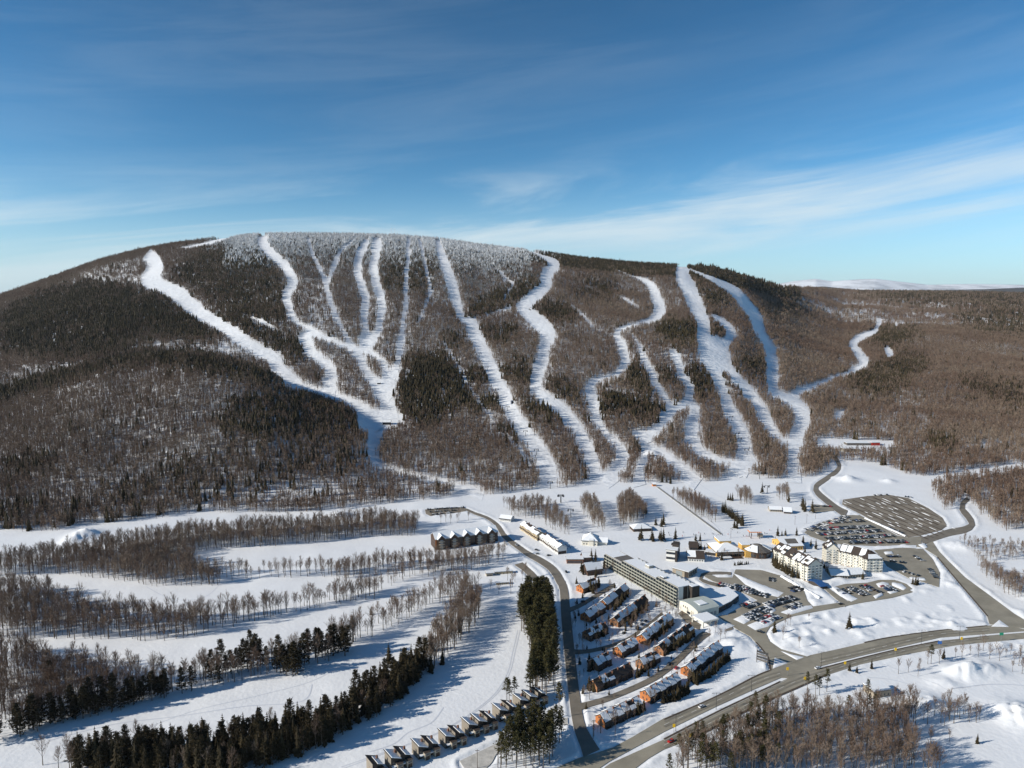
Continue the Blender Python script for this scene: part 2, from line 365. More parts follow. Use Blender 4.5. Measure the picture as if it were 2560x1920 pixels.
# ------------------------------------------------------------------ ski runs (photo pixels -> slope)
RUNS = [
 ('winding ski run from the summit chalet down the left of the face', zA([(455, 105, 60), (440, 130, 90), (430, 180, 105), (480, 260, 95), (580, 350, 85), (660, 440, 95), (705, 540, 98), (680, 620, 98), (645, 700, 95), (680, 790, 80), (700, 870, 75), (740, 925, 40)])),
 ('short link run dropping right from the winding summit run', zA([(740, 925, 40), (800, 955, 40), (880, 1000, 70), (950, 1045, 80), (1050, 1085, 50), (1150, 1125, 50), (1240, 1170, 60)])),
 ('wide run curving down to the valley left of the dark foothill wood', zA([(760, 1035, 70), (810, 1060, 110), (850, 1120, 100), (880, 1200, 110), (960, 1270, 95), (1040, 1340, 115), (1060, 1420, 125), (1045, 1520, 140), (1050, 1580, 110), (1130, 1620, 90), (1250, 1665, 95)]) + zB1([(140, 1210, 100), (220, 1270, 120)]) + z5([(150, 140, 120), (215, 200, 115), (215, 260, 85), (200, 320, 80), (208, 380, 75), (250, 425, 60), (350, 455, 40), (500, 482, 35), (650, 520, 42), (760, 550, 50), (880, 590, 60)])),
 ('narrow straight run between the frosted summit woods', zA([(850, 130, 30), (880, 260, 35), (920, 350, 38), (980, 480, 45), (1020, 600, 48), (1060, 740, 48), (1110, 880, 48), (1160, 980, 48), (1210, 1080, 45), (1240, 1130, 60), (1300, 1210, 90), (1340, 1300, 90), (1390, 1400, 95), (1450, 1480, 100), (1500, 1560, 120), (1540, 1660, 130)])),
 ('short slanted run joining the narrow straight run from the right', zA([(1290, 130, 12), (1150, 260, 35), (1110, 340, 55), (1070, 450, 48), (1030, 580, 35)])),
 ('left one of the twin parallel runs in the middle of the face', zA([(1400, 145, 40), (1360, 220, 75), (1320, 300, 78), (1305, 400, 78), (1310, 480, 82), (1340, 580, 78), (1378, 700, 82), (1370, 800, 72), (1370, 900, 68), (1382, 1000, 68), (1365, 1080, 110), (1390, 1140, 130), (1340, 1190, 100)])),
 ('right one of the twin parallel runs in the middle of the face', zA([(1495, 130, 60), (1480, 200, 95), (1468, 300, 88), (1450, 420, 92), (1470, 540, 88), (1510, 660, 88), (1528, 780, 95), (1510, 900, 78), (1490, 1000, 76), (1440, 1080, 95), (1410, 1180, 70), (1480, 1240, 55), (1540, 1310, 75), (1570, 1400, 95), (1580, 1480, 140), (1570, 1560, 170)]) + zB1([(265, 1080, 105), (290, 1160, 105), (305, 1250, 110)])),
 ('ruler-straight lift line right of the twin runs', zA([(1775, 130, 38), (1775, 300, 46), (1760, 450, 46), (1750, 640, 44), (1745, 800, 48), (1720, 950, 56), (1715, 1080, 66), (1690, 1180, 78), (1680, 1280, 66), (1650, 1380, 85), (1625, 1460, 85)])),
 ('thin bent run right of the straight lift line', zA([(1870, 140, 28), (1900, 250, 32), (1940, 430, 32), (1970, 580, 33), (1975, 670, 32), (1940, 750, 28), (1900, 860, 24), (1860, 930, 18)])),
 ('long broad gondola run from the ridge to the base', zB1([(600, 150, 26), (620, 230, 52), (650, 320, 66), (690, 440, 68), (720, 560, 62), (755, 640, 48), (800, 665, 80), (830, 740, 88), (880, 850, 88), (930, 950, 88), (970, 1040, 88), (1020, 1130, 88)]) + z5([(1020, 30, 95), (1090, 140, 95), (1160, 250, 112), (1220, 330, 118), (1270, 430, 125), (1300, 540, 140)])),
 ('S-shaped run falling from the right shoulder of the ridge to the base', zB1([(1140, 208, 8), (1230, 250, 26), (1310, 288, 55), (1320, 315, 66), (1275, 360, 74), (1265, 430, 74), (1220, 480, 80), (1150, 540, 90), (1130, 575, 90), (1170, 620, 95), (1240, 680, 100), (1282, 750, 98), (1250, 830, 78), (1245, 900, 82), (1225, 960, 88), (1205, 1050, 85), (1235, 1110, 80), (1310, 1160, 85)]) + z5([(1310, 25, 80), (1380, 95, 92), (1450, 190, 92), (1510, 300, 95), (1550, 400, 98), (1570, 500, 110)])),
 ('cat track linking the gondola run and the S-shaped run', zB1([(1060, 568, 30), (960, 596, 10), (880, 620, 8), (800, 642, 12)])),
 ('faint zigzag glade left of the S-shaped run', zB1([(930, 320, 9), (985, 350, 14), (1020, 390, 18), (1060, 430, 18), (1030, 480, 10), (1000, 540, 10)])),
 ('snaking run from below the right ridge to the middle slopes', zB1([(1690, 330, 7), (1780, 370, 9), (1860, 400, 26), (1915, 440, 50), (1945, 520, 68), (1962, 590, 80), (1930, 640, 55), (1830, 670, 22), (1745, 698, 34), (1700, 740, 42), (1730, 800, 58), (1748, 880, 66), (1740, 940, 60), (1690, 985, 34), (1610, 1012, 30), (1545, 1045, 60), (1540, 1100, 75), (1560, 1180, 75)]) + z5([(1560, 40, 78), (1570, 110, 68), (1600, 180, 58), (1660, 250, 58), (1720, 310, 76), (1738, 380, 88), (1690, 450, 100), (1620, 510, 90)])),
 ('small glade strip right of the S-shaped run', zB1([(1420, 560, 12), (1490, 620, 18), (1540, 680, 20), (1565, 715, 8)])),
 ('faint glade strip near the snaking run', zB1([(1720, 500, 10), (1780, 540, 20), (1840, 570, 10)])),
 ('slim run dropping right to a cross track in the lower slopes', zB1([(1790, 735, 10), (1830, 800, 22), (1870, 890, 46), (1910, 980, 52), (1950, 1060, 55), (2000, 1140, 48), (2045, 1195, 45)])),
 ('dotted old lift line through the dark conifers', zB1([(630, 770, 9), (660, 830, 12), (720, 920, 19), (760, 1000, 20), (800, 1070, 17), (830, 1120, 10)]) + z5([(880, 50, 20), (930, 120, 26), (960, 190, 12), (1030, 230, 16), (1100, 320, 24), (1150, 400, 20), (1165, 450, 16)])),
 ('steep wide run below the second summit station', zC([(110, 162, 70), (115, 230, 92), (160, 320, 95), (200, 420, 95), (235, 500, 88), (245, 600, 88), (255, 700, 95), (295, 780, 95), (330, 860, 75), (360, 940, 75), (400, 1040, 78), (440, 1130, 85)]) + z6([(440, 150, 88), (490, 250, 98), (490, 350, 115), (530, 450, 150)])),
 ('broad outer run on the right shoulder', zC([(150, 182, 14), (240, 222, 28), (340, 270, 50), (430, 320, 64), (500, 400, 74), (560, 480, 80), (585, 560, 72), (620, 620, 56), (650, 680, 70), (665, 780, 78), (665, 880, 78), (675, 940, 70), (740, 978, 66), (800, 1010, 85), (840, 1060, 100), (855, 1120, 105), (822, 1200, 100), (795, 1280, 110)]) + z6([(800, 290, 100), (795, 360, 88), (795, 430, 88), (790, 510, 110)])),
 ('loop run right of the steep wide run', zC([(290, 470, 30), (330, 490, 40), (385, 535, 56), (415, 595, 56), (370, 660, 76), (378, 760, 76), (430, 840, 58), (500, 920, 76), (560, 1000, 76), (610, 1080, 82), (650, 1160, 74), (700, 1230, 56), (745, 1265, 60)])),
 ('open snow bowl between the steep run and its loop', zC([(300, 590, 60), (310, 650, 110), (330, 720, 120), (350, 790, 100)])),
 ('far right traverse run through the plateau woods', zC([(1330, 485, 36), (1300, 560, 36), (1200, 610, 52), (1160, 650, 50), (1205, 720, 64), (1235, 765, 60), (1180, 803, 40), (1080, 840, 20), (960, 890, 32), (860, 932, 46), (780, 975, 55)])),
 ('small snow clearing beside the far right traverse', zC([(1360, 660, 30), (1380, 700, 55), (1395, 735, 50)])),
 ('tiny snow patch above the far right traverse', zC([(1425, 520, 16), (1432, 545, 22)])),
 ('crooked run weaving between wooded islands in the lower slopes', zC([(30, 690, 30), (60, 710, 50), (92, 770, 52), (110, 840, 52), (150, 900, 56), (155, 970, 62), (110, 1035, 60), (40, 1075, 60), (-30, 1085, 50)])),
 ('lower run right of the small round tree island', z6([(130, 20, 40), (195, 60, 60), (172, 150, 92), (175, 250, 95), (225, 335, 75), (330, 385, 62), (430, 410, 60), (520, 450, 70)])),
 ('cross track linking the lower runs above the base', z5([(2130, 30, 40), (2050, 85, 55), (1960, 185, 70), (1900, 225, 70), (1850, 265, 50), (1870, 310, 60), (1920, 320, 66), (1990, 355, 76), (2080, 430, 84), (2200, 520, 90)])),
 ('short lower run left of the cross track', z5([(1800, 200, 40), (1850, 260, 50), (1870, 330, 60), (1855, 400, 60), (1830, 470, 70), (1840, 530, 80)])),
 ('snow bank strip on the left skyline ridge', z1([(1110, 205, 14), (1220, 185, 22), (1330, 160, 26), (1420, 130, 22), (1510, 113, 10)])),
 ('ski run curving down the far left flank', z1([(895, 240, 85), (935, 275, 95), (962, 320, 90), (940, 365, 115), (930, 400, 130), (985, 432, 85), (1090, 490, 105), (1170, 560, 105), (1250, 620, 85), (1370, 690, 85), (1480, 770, 90), (1570, 830, 90), (1680, 890, 95), (1720, 960, 95), (1800, 1030, 95), (1870, 1075, 60), (1960, 1100, 50), (2060, 1105, 60)])),
 ('slanted sliver of open snow on the left face', z1([(1490, 610, 8), (1590, 650, 22), (1660, 685, 20), (1700, 710, 8)])),
]
# ------------------------------------------------------------------ roads and lots (photo pixels)
ROADS = [   # name, label, material, polygon
 ('highway', 'far carriageway of the highway crossing the lower right', 'asphalt',
  z9([(2400, 415), (2212, 425), (2080, 395), (2000, 402), (1700, 432), (1350, 482), (1100, 540), (900, 584), (770, 636), (670, 672), (560, 714), (320, 838), (0, 978)]) + z8([(1990, 972), (1800, 1085), (1680, 1150), (1590, 1180), (1470, 1215), (1400, 1245), (1300, 1290), (1150, 1360), (1350, 1400), (1520, 1330), (1650, 1240)]) +
  z9([(0, 1055), (320, 900), (540, 800), (720, 722), (800, 690), (960, 652), (1200, 590), (1450, 532), (1700, 475), (2000, 452), (2212, 436), (2400, 425)])),
 ('highway', 'near carriageway of the highway beside the lower right woods', 'asphalt',
  z9([(2400, 434), (2212, 446), (2000, 463), (1700, 496), (1450, 546), (1200, 606), (960, 668), (760, 727), (540, 832), (320, 937), (0, 1102)]) + z8([(1660, 1250), (1530, 1345), (1420, 1420), (1640, 1420), (1800, 1290), (1900, 1215), (1985, 1165)]) +
  z9([(120, 1115), (250, 1060), (560, 902), (830, 782), (1000, 706), (1200, 641), (1500, 576), (1800, 521), (2212, 482), (2400, 472)])),
]
HW_N, HW_S = ROADS[0][3], ROADS[1][3]
def ribbon(path):
    A, B = strip_edges(path, 8); return [tuple(p) for p in A]+[tuple(p) for p in B[::-1]]
STREETS = [
 ('crossover', 'paved gap in the highway median at the resort junction', 'asphalt', z9([(800, 691), (880, 671), (958, 652.5), (962, 667), (880, 692), (762, 726), (722, 722)])),
 ('street', 'straight tree-shaded street from the highway up to the ski base', 'street_asphalt',
  ribbon(zK([(560, 148, 22), (650, 190, 26), (780, 237, 28), (870, 295, 36), (925, 355, 48), (965, 425, 52), (1040, 495, 50), (1130, 562, 52), (1250, 645, 58), (1380, 715, 66), (1490, 790, 76), (1555, 865, 86), (1595, 940, 90)]) + z8([(1374, 175, 50), (1388, 330, 58), (1402, 480, 62), (1418, 640, 64), (1436, 800, 66), (1456, 950, 68), (1478, 1040, 74), (1520, 1130, 90), (1545, 1185, 110)]))),
 ('street', 'short lane behind the upper orange town houses', 'street_asphalt', ribbon(zT([(72, 548, 36), (130, 525, 32), (200, 490, 30), (330, 410, 30), (455, 335, 28)]))),
 ('street', 'curved lane through the middle town houses', 'street_asphalt', ribbon(zT([(105, 892, 40), (180, 893, 32), (280, 880, 28), (420, 845, 28), (560, 790, 28), (660, 725, 26), (760, 650, 26), (850, 575, 26)]))),
 ('street', 'long lane in front of the lower town houses', 'street_asphalt', ribbon(zT([(165, 1350, 56), (250, 1325, 46), (400, 1280, 44), (620, 1190, 44), (800, 1100, 46), (950, 985, 50), (1090, 850, 50), (1170, 770, 60), (1240, 730, 50)]))),
 ('street', 'cul-de-sac below the saw-tooth houses at the bottom edge', 'slush', ribbon(zS([(2090, 610, 60), (1960, 640, 50), (1420, 860, 70), (1250, 990, 170), (1060, 1110, 220)]))),
 ('access_road', 'resort entrance road branching off the highway', 'asphalt', z9([(655, 678), (640, 600), (600, 545), (530, 470), (440, 420), (330, 345), (380, 338), (500, 392), (522, 420), (600, 420), (640, 392), (700, 360), (760, 328), (860, 300), (920, 285), (1080, 262), (1200, 240), (1380, 208), (1500, 180), (1530, 196), (1400, 232), (1200, 264), (1080, 290), (940, 315), (780, 347), (700, 385), (650, 412), (626, 450), (650, 500), (720, 548), (890, 596), (900, 590), (770, 641.5)])),
 ('access_road', 'straight road right of the cream hotel going up to the big car park', 'asphalt', z6([(2000, 1376), (1985, 1325), (1900, 1222), (1780, 1082), (1680, 962), (1600, 912), (1640, 852), (1690, 930), (1740, 982), (1850, 1090), (2000, 1200), (2150, 1312), (2300, 1400), (2212, 1402), (2100, 1390)])),
 ('access_road', 'curving side road at the right of the big car park', 'street_asphalt', ribbon(z6([(1585, 868, 46), (1660, 845, 42), (1750, 815, 42), (1850, 795, 40), (1893, 765, 38), (1872, 720, 36), (1832, 670, 34), (1836, 635, 30), (1870, 605, 26)]))),
 ('access_road', 'winding road climbing from the car park into the woods', 'street_asphalt', ribbon(z6([(1120, 700, 46), (1065, 668, 36), (1000, 618, 34), (945, 570, 34), (935, 530, 30), (1000, 482, 28), (1060, 438, 26), (1078, 402, 24), (1050, 352, 22), (1030, 330, 20), (900, 322, 14)]))),
 ('driveway', 'short drive in front of the cream pavilion', 'street_asphalt', ribbon(zT([(1000, 560, 50), (1090, 650, 55), (1200, 700, 45), (1330, 715, 36), (1430, 690, 36)]))),
 ('driveway', 'looped drive beside the long hotel', 'street_asphalt', ribbon(zT([(1330, 345, 30), (1230, 320, 26), (1165, 290, 26), (1180, 255, 24), (1290, 240, 22), (1420, 245, 22)]))),
 ('driveway', 'gravelly pull-in beside the bend of the straight street', 'gravel_lot', zK([(1090, 760), (1180, 735), (1300, 840), (1370, 920), (1330, 960), (1260, 900), (1180, 820)])),
 ('driveway', 'narrow lane beside the blue-roofed pavilion', 'lot_asphalt', ribbon(zL5([(900, 930, 40), (1020, 1030, 55), (1130, 1110, 70), (1200, 1170, 80)]))),
]
LOTS = [
 ('car_park', 'large half-empty gravel car park with snow ridges', 'gravel_lot', z6([(1100, 612), (1250, 590), (1380, 582), (1500, 602), (1620, 662), (1710, 722), (1740, 772), (1700, 800), (1575, 832), (1500, 842), (1438, 828), (1300, 752), (1215, 704), (1150, 672), (1095, 642)])),
 ('car_park', 'crowded car park behind the cream hotel', 'lot_asphalt', z6([(862, 812), (960, 752), (1120, 706), (1200, 706), (1300, 756), (1432, 832), (1500, 844), (1580, 836), (1584, 905), (1480, 890), (1300, 897), (1100, 888), (985, 868), (900, 838)])),
 ('car_park', 'partly shaded car park right of the cream hotel', 'lot_asphalt', z6([(1290, 922), (1480, 906), (1590, 914), (1650, 975), (1695, 1060), (1690, 1150), (1600, 1120), (1500, 1092), (1370, 1020), (1330, 960)])),
 ('car_park', 'oval car park in front of the low lodge', 'lot_asphalt', z6([(1040, 1150), (1110, 1130), (1250, 1122), (1320, 1105), (1420, 1105), (1490, 1130), (1525, 1160), (1420, 1193), (1200, 1236), (1130, 1230)])),
 ('car_park', 'car park beside the long hotel', 'lot_asphalt', z6([(440, 1040), (600, 1045), (720, 1080), (860, 1172), (880, 1230), (925, 1280), (760, 1328), (690, 1365), (560, 1420), (400, 1385), (375, 1345), (400, 1310), (480, 1270), (575, 1230), (420, 1150), (300, 1112), (250, 1085), (262, 1062), (330, 1090), (420, 1090)])),
 ('car_park', 'small car park at the top end of the straight street', 'gravel_lot', zK([(100, 150), (300, 130), (500, 123), (575, 142), (540, 170), (420, 188), (300, 200), (160, 220), (108, 195)])),
 ('car_park', 'little car park by the patrol hut', 'lot_asphalt', z6([(905, 640), (1030, 648), (1045, 680), (915, 694)])),
]
# world raster: roads sink a little, ploughed banks rise beside them
ALLP = [r[3] for r in ROADS]+[r[3] for r in STREETS]+[r[3] for r in LOTS]
PAVE = np.zeros((RH, RW), np.float32); GPOLY = []
for pts in ALLP:
    g = GP([p[:2] for p in pts]); GPOLY.append(g)
    poly_mask(PAVE, [(q[0]-RX0, q[1]-RY0) for q in g], 1.0, 'set', 1, 0, 0)
gx, gy = np.meshgrid(np.arange(RW)+RX0+.5, np.arange(RH)+RY0+.5)
near = blur(PAVE, 2); wide = blur(blur(PAVE, 5), 3)
free = np.clip(1-near*6, 0, 1)
bank = np.clip(wide*2.6, 0, 1)*free*(1.1+1.3*fbm(gx/9, gy/9, 3, 77))*1.25
med = np.zeros_like(PAVE); 
rough = smooth(gx, 110, 180)*(1-smooth(gx, 420, 480))*smooth(gy, 480, 510)*(1-smooth(gy, 640, 680))
piles = np.clip(fbm(gx/16, gy/16, 3, 55)*3.2-.35, 0, 3)*rough*np.clip(1-wide*4, 0, 1)*1.6
RAST = bank+piles-np.clip(near*3, 0, 1)*.30
del med
for q, r, h in [(z9([(1815, 700)])[0], 9, 5), (z9([(1895, 690)])[0], 8, 4.2), (z9([(1985, 672)])[0], 10, 3.6), (z9([(1010, 440)])[0], 4, 2.2), (z9([(1262, 372)])[0], 4, 2.8), (z9([(1790, 410)])[0], 6, 1.8),
                (z9([(2190, 960)])[0], 14, 6), (z9([(1720, 755)])[0], 9, 2), (z9([(1650, 900)])[0], 12, 4), (z6([(1130, 490)])[0], 14, 6), (z6([(1380, 500)])[0], 9, 3), (z6([(1820, 900)])[0], 14, 4),
                (z4([(520, 830)])[0], 14, 7), (z4([(440, 870)])[0], 10, 4), (z4([(2080, 720)])[0], 14, 6), (z4([(900, 790)])[0], 9, 2.5), (z9([(430, 520)])[0], 10, 3), (z9([(300, 420)])[0], 8, 2), (z5([(1910, 330)])[0], 12, 6)]:
    g = G(q); MOUNDS.append((g.x, g.y, r, h))

# ------------------------------------------------------------------ ground sheet
us = np.concatenate([np.linspace(-1.9, -.86, 60, endpoint=False), np.linspace(-.86, .86, 640, endpoint=False), np.linspace(.86, 1.9, 61)])
YS = np.concatenate([np.linspace(-380, 330, 30, endpoint=False), np.geomspace(330, 1150, 290, endpoint=False), np.geomspace(1150, 3700, 215, endpoint=False), np.geomspace(3700, 9000, 60, endpoint=False), np.geomspace(9000, 45000, 12)])
UU, YY = np.meshgrid(us, YS); XX = UU*np.maximum(YY, 330)+np.sign(UU)*0; XX = np.where(YY < 330, UU*np.maximum(YY, 330)*1.0, XX)
ZZ = terr(XX, np.maximum(YY, 250))
nU, nY = len(us), len(YS)
idx = np.arange(nU*nY).reshape(nY, nU)
F = np.stack([idx[:-1, :-1], idx[:-1, 1:], idx[1:, 1:], idx[1:, :-1]], -1).reshape(-1, 4)
me = bpy.data.meshes.new('ground'); me.vertices.add(nU*nY); me.vertices.foreach_set('co', np.stack([XX, YY, ZZ], -1).ravel())
me.loops.add(F.size); me.loops.foreach_set('vertex_index', F.ravel().astype(np.int32)); me.polygons.add(len(F))
me.polygons.foreach_set('loop_start', np.arange(0, F.size, 4, dtype=np.int32)); me.polygons.foreach_set('loop_total', np.full(len(F), 4, np.int32))
me.polygons.foreach_set('use_smooth', np.ones(len(F), bool)); me.materials.append(MATS['snow']); me.update(); me.validate()
tag(obj('ground', me), 'snow covered valley floor and mountain terrain', kind='structure')

# ------------------------------------------------------------------ ski run sheets
RUNMASK = mask_new()
for ri, (label, path) in enumerate(RUNS):
    path = [(p[0], p[1], p[2]*1.0+.5) for p in path]
    stroke_mask(RUNMASK, [(p[0], p[1], p[2]+1.5) for p in path])
    A, B = strip_edges(path, 7); k = 5; rows = []
    for j in range(k):
        t = j/(k-1); q = A*(1-t)+B*t; rows.append(q)
    q = np.stack(rows, 1).reshape(-1, 2); gxx, gyy, gz = hit(q[:, 0], q[:, 1]); n = len(A)
    V = np.stack([gxx, gyy, gz+.14+.012*ri], 1); Fc = []
    D = np.hypot(gxx, gyy).reshape(n, k)
    Q = q.reshape(n, k, 2); sg = np.cross(Q[1:, :-1]-Q[:-1, :-1], Q[:-1, 1:]-Q[:-1, :-1]); ms = np.sign(np.median(sg))
    for i in range(n-1):
        for j in range(k-1):
            if sg[i, j]*ms <= 0: continue                  # no folded-over faces in tight bends
            c4 = D[i:i+2, j:j+2]
            if c4.max()-c4.min() > 260: continue       # never bridge across a hidden hollow
            a = i*k+j; q4 = V[[a, a+1, a+k+1, a+k]]; nn_ = np.cross(q4[2]-q4[0], q4[3]-q4[1])
            if abs(nn_[2]) < .72*np.linalg.norm(nn_): continue      # nor stand up as a wall
            Fc.append((a, a+1, a+k+1, a+k))
    if not Fc: continue
    used = sorted({v for f in Fc for v in f}); mp = {v: i for i, v in enumerate(used)}
    Fc = [tuple(mp[v] for v in f) for f in Fc]; me = mesh('ski_run', V[used], Fc, 'groomed_snow', None, True)
    if me.polygons[0].normal.z < 0: me.flip_normals()
    tag(obj('ski_run', me), label, kind='structure')

# ------------------------------------------------------------------ road, lane and lot sheets
def tess(pts3):
    from mathutils.geometry import tessellate_polygon
    return [tuple(t) for t in tessellate_polygon([[Vector((p[0], p[1], 0)) for p in pts3]])]
def sheet(name, label, m, pts, lift, skirt=.35):
    g = GP([p[:2] for p in pts]); z = terr(g[:, 0], g[:, 1], False)
    V = [(p[0], p[1], zz+lift) for p, zz in zip(g, z)]; n = len(V); Fc = tess(V)
    V2 = V+[(a, b, c-skirt) for a, b, c in V]; Fc = list(Fc)+[(i, (i+1) % n, n+(i+1) % n, n+i) for i in range(n)]
    me = mesh(name, V2, Fc, m)
    if sum(p.normal.z*p.area for p in me.polygons) < 0: me.flip_normals()
    return tag(obj(name, me), label, kind='structure')
def densify(pts, step=10):
    out = []
    for i in range(len(pts)):
        a, b = np.array(pts[i][:2]), np.array(pts[(i+1) % len(pts)][:2]); m = max(int(np.hypot(*(b-a))/step), 1)
        out += [tuple(a+(b-a)*k/m) for k in range(m)]
    return out
lift = 0.02
for nm, lb, m, pts in ROADS+LOTS+STREETS:
    sheet(nm, lb, m, densify(pts), lift); lift += .006
PAVE_TOP = lift
# lane lines on the highway: dashed and edge lines, thin painted strips
def lane(label, path, wpx, dash=None, m='lane_paint', name='lane_marking', lift_=None):
    C = resample([(p[0], p[1], 0) for p in path], 3)[:, :2]; g = GP(C); V = []; Fc = []
    d = np.concatenate([[0], np.cumsum(np.linalg.norm(np.diff(g[:, :2], axis=0), axis=1))])
    tt = np.arange(0, d[-1], 1.5); X = np.interp(tt, d, g[:, 0]); Y = np.interp(tt, d, g[:, 1]); Z = terr(X, Y, lift_ is not None)+(PAVE_TOP+.01 if lift_ is None else lift_)
    T = np.stack([np.gradient(X), np.gradient(Y)], 1); T /= np.linalg.norm(T, axis=1)[:, None]; Nn = np.stack([-T[:, 1], T[:, 0]], 1)*wpx/2
    for i in range(len(tt)-1):
        if dash and (tt[i] % (dash*4)) > dash: continue
        b = len(V); V += [(X[i]+Nn[i, 0], Y[i]+Nn[i, 1], Z[i]), (X[i]-Nn[i, 0], Y[i]-Nn[i, 1], Z[i]), (X[i+1]-Nn[i+1, 0], Y[i+1]-Nn[i+1, 1], Z[i+1]), (X[i+1]+Nn[i+1, 0], Y[i+1]+Nn[i+1, 1], Z[i+1])]
        Fc.append((b, b+1, b+2, b+3))
    me = mesh(name, V, Fc, m)
    if me.polygons[0].normal.z < 0: me.flip_normals()
    tag(obj(name, me), label, kind='structure')
lane('dashed lane line on the far carriageway', z9([(0, 1015), (320, 868), (560, 752), (720, 695)]), .35, 3)
lane('dashed lane line on the far carriageway beyond the junction', z9([(960, 625), (1200, 570), (1450, 508), (1700, 455), (2000, 430)]), .4, 3)
lane('dashed lane line on the near carriageway', z9([(0, 1140), (300, 995), (560, 865), (800, 752), (1000, 687), (1200, 624), (1450, 562), (1700, 512), (2000, 475)]), .35, 3)
lane('solid edge line of the near carriageway', z9([(0, 1112), (320, 946), (560, 830), (760, 735)]), .3)

for lb, pts in [('dark brown line along the far edge of the highway', z9([(0, 980), (320, 840), (560, 716), (660, 676)])), ('dark brown line along the bank of the resort junction', z9([(655, 676), (648, 640), (640, 600), (600, 545), (560, 500)])), ('dark brown line along the far edge of the highway beyond the junction', z9([(1230, 508), (1350, 482), (1500, 458), (1700, 432), (1900, 412), (1995, 403)])), ('dark brown line on the median', z9([(960, 668), (1200, 606), (1450, 546), (1700, 496)])), ('brown line on the lower median', z9([(0, 1102), (320, 937), (540, 832), (720, 745)])), ('brown shoulder of the near carriageway', z9([(250, 1058), (560, 900), (830, 780), (1000, 704)])), ('dark brown line beside the road right of the cream hotel', z6([(1990, 1330), (1900, 1224), (1780, 1084), (1680, 964)]))]:
    lane(lb, pts, 1.3, None, 'road_brown', 'road_edge')  # thin dark brown strips along the road edges
for k, lb in ((0, 'left'), (14, 'right')):
    lane(lb+' line of the snowmobile track curving down the open slope', z8([(1092+k, 430), (1062+k, 560), (1030+k, 690), (960+k, 810), (860+k, 900), (760+k, 970), (600+k, 1060), (420+k, 1130), (0, 1275+k)]), .7, None, 'track_snow', 'snow_track', .06)
lane('faint ski track crossing the middle fairway', z7_([(880, 1040), (1200, 925), (1600, 830), (1900, 750), (2100, 650)]), .6, None, 'track_snow', 'snow_track', .06)
lane('faint curved ski track on the crescent-shaped fairway', z7_([(900, 165), (1040, 235), (1180, 245), (1280, 215), (1350, 150)]), .7, None, 'track_snow', 'snow_track', .06)
lane('faint ski track on the flat snow at the lower right', z9([(1760, 800), (1950, 770), (2100, 765), (2250, 775)]), .9, None, 'track_snow', 'snow_track', .08)

for k, (dy, lb) in enumerate([(-16, 'upper'), (12, 'lower')]):
    lane(lb+' wheel-worn band on the far carriageway', z9([(0, 1012+dy*1.1), (320, 866+dy), (560, 752+dy*.9), (720, 695+dy*.8)]), 1.5, None, 'worn_asphalt', 'wheel_track'); lane(lb+' wheel-worn band on the far carriageway beyond the junction', z9([(960, 622+dy*.7), (1200, 568+dy*.7), (1450, 506+dy*.6), (1700, 454+dy*.5), (2000, 429+dy*.5)]), 1.5, None, 'worn_asphalt', 'wheel_track')
    lane(lb+' wheel-worn band on the near carriageway', z9([(0, 1140+dy*1.1), (300, 995+dy), (560, 865+dy*.9), (800, 752+dy*.8), (1000, 687+dy*.6), (1200, 624+dy*.5), (1450, 562+dy*.5), (1700, 512+dy*.4), (2000, 475+dy*.4)]), 1.5, None, 'worn_asphalt', 'wheel_track')

for lb, z, pts in [('long ski track slanting across the beginner slope', zB, [(1130, 640), (1250, 720), (1400, 800), (1600, 880)]), ('ski track beside the conveyor lift', zB, [(900, 690), (1100, 830), (1280, 980), (1330, 1040)]), ('trodden path across the base snow', zV, [(100, 620), (400, 650), (800, 645), (1200, 600), (1500, 560)]), ('ski track curving to the lift shelter', zV, [(300, 260), (600, 470), (900, 580), (1080, 600)]), ('ski track below the gondola run', z5, [(1310, 560), (1400, 640), (1460, 760), (1500, 800)]), ('plough track on the lower right snow field', z9, [(1350, 640), (1500, 700), (1650, 760), (1800, 830), (2000, 900)]), ('second plough track on the lower right snow field', z9, [(1250, 720), (1420, 740), (1600, 800), (1760, 860)]), ('wandering snowshoe track on the lower fairway', z8, [(180, 1180), (330, 1130), (420, 1060), (560, 1000), (640, 900)]), ('thin ski track down the lower fairway', z7_, [(300, 1110), (700, 1010), (1100, 960), (1500, 900), (1850, 870), (1920, 760)])]:
    lane(lb, z(pts), .8, None, 'track_snow', 'snow_track', .07)

# ------------------------------------------------------------------ tree models
def tri(V, Fs, a, b, wd, rnd):
    d = (b[0]-a[0], b[1]-a[1], b[2]-a[2]); r = (rnd.uniform(-1, 1), rnd.uniform(-1, 1), rnd.uniform(-1, 1))
    p = (d[1]*r[2]-d[2]*r[1], d[2]*r[0]-d[0]*r[2], d[0]*r[1]-d[1]*r[0]); l = math.sqrt(p[0]**2+p[1]**2+p[2]**2) or 1; s = wd/2/l
    i = len(V); V += [(a[0]+p[0]*s, a[1]+p[1]*s, a[2]+p[2]*s), (a[0]-p[0]*s, a[1]-p[1]*s, a[2]-p[2]*s), b]; Fs.append((i, i+1, i+2))
def pole(V, Fs, pts, n=5):
    b0 = len(V)
    for x, y, z, r in pts:
        for k in range(n): a = 2*math.pi*k/n; V.append((x+r*math.cos(a), y+r*math.sin(a), z))
    for j in range(len(pts)-1):
        for k in range(n): a = b0+j*n+k; b = b0+j*n+(k+1) % n; Fs.append((a, b, b+n, a+n))
def add(a, d, l): return (a[0]+d[0]*l, a[1]+d[1]*l, a[2]+d[2]*l)
def dirv(az, e): return (math.cos(az)*math.cos(e), math.sin(az)*math.cos(e), math.sin(e))
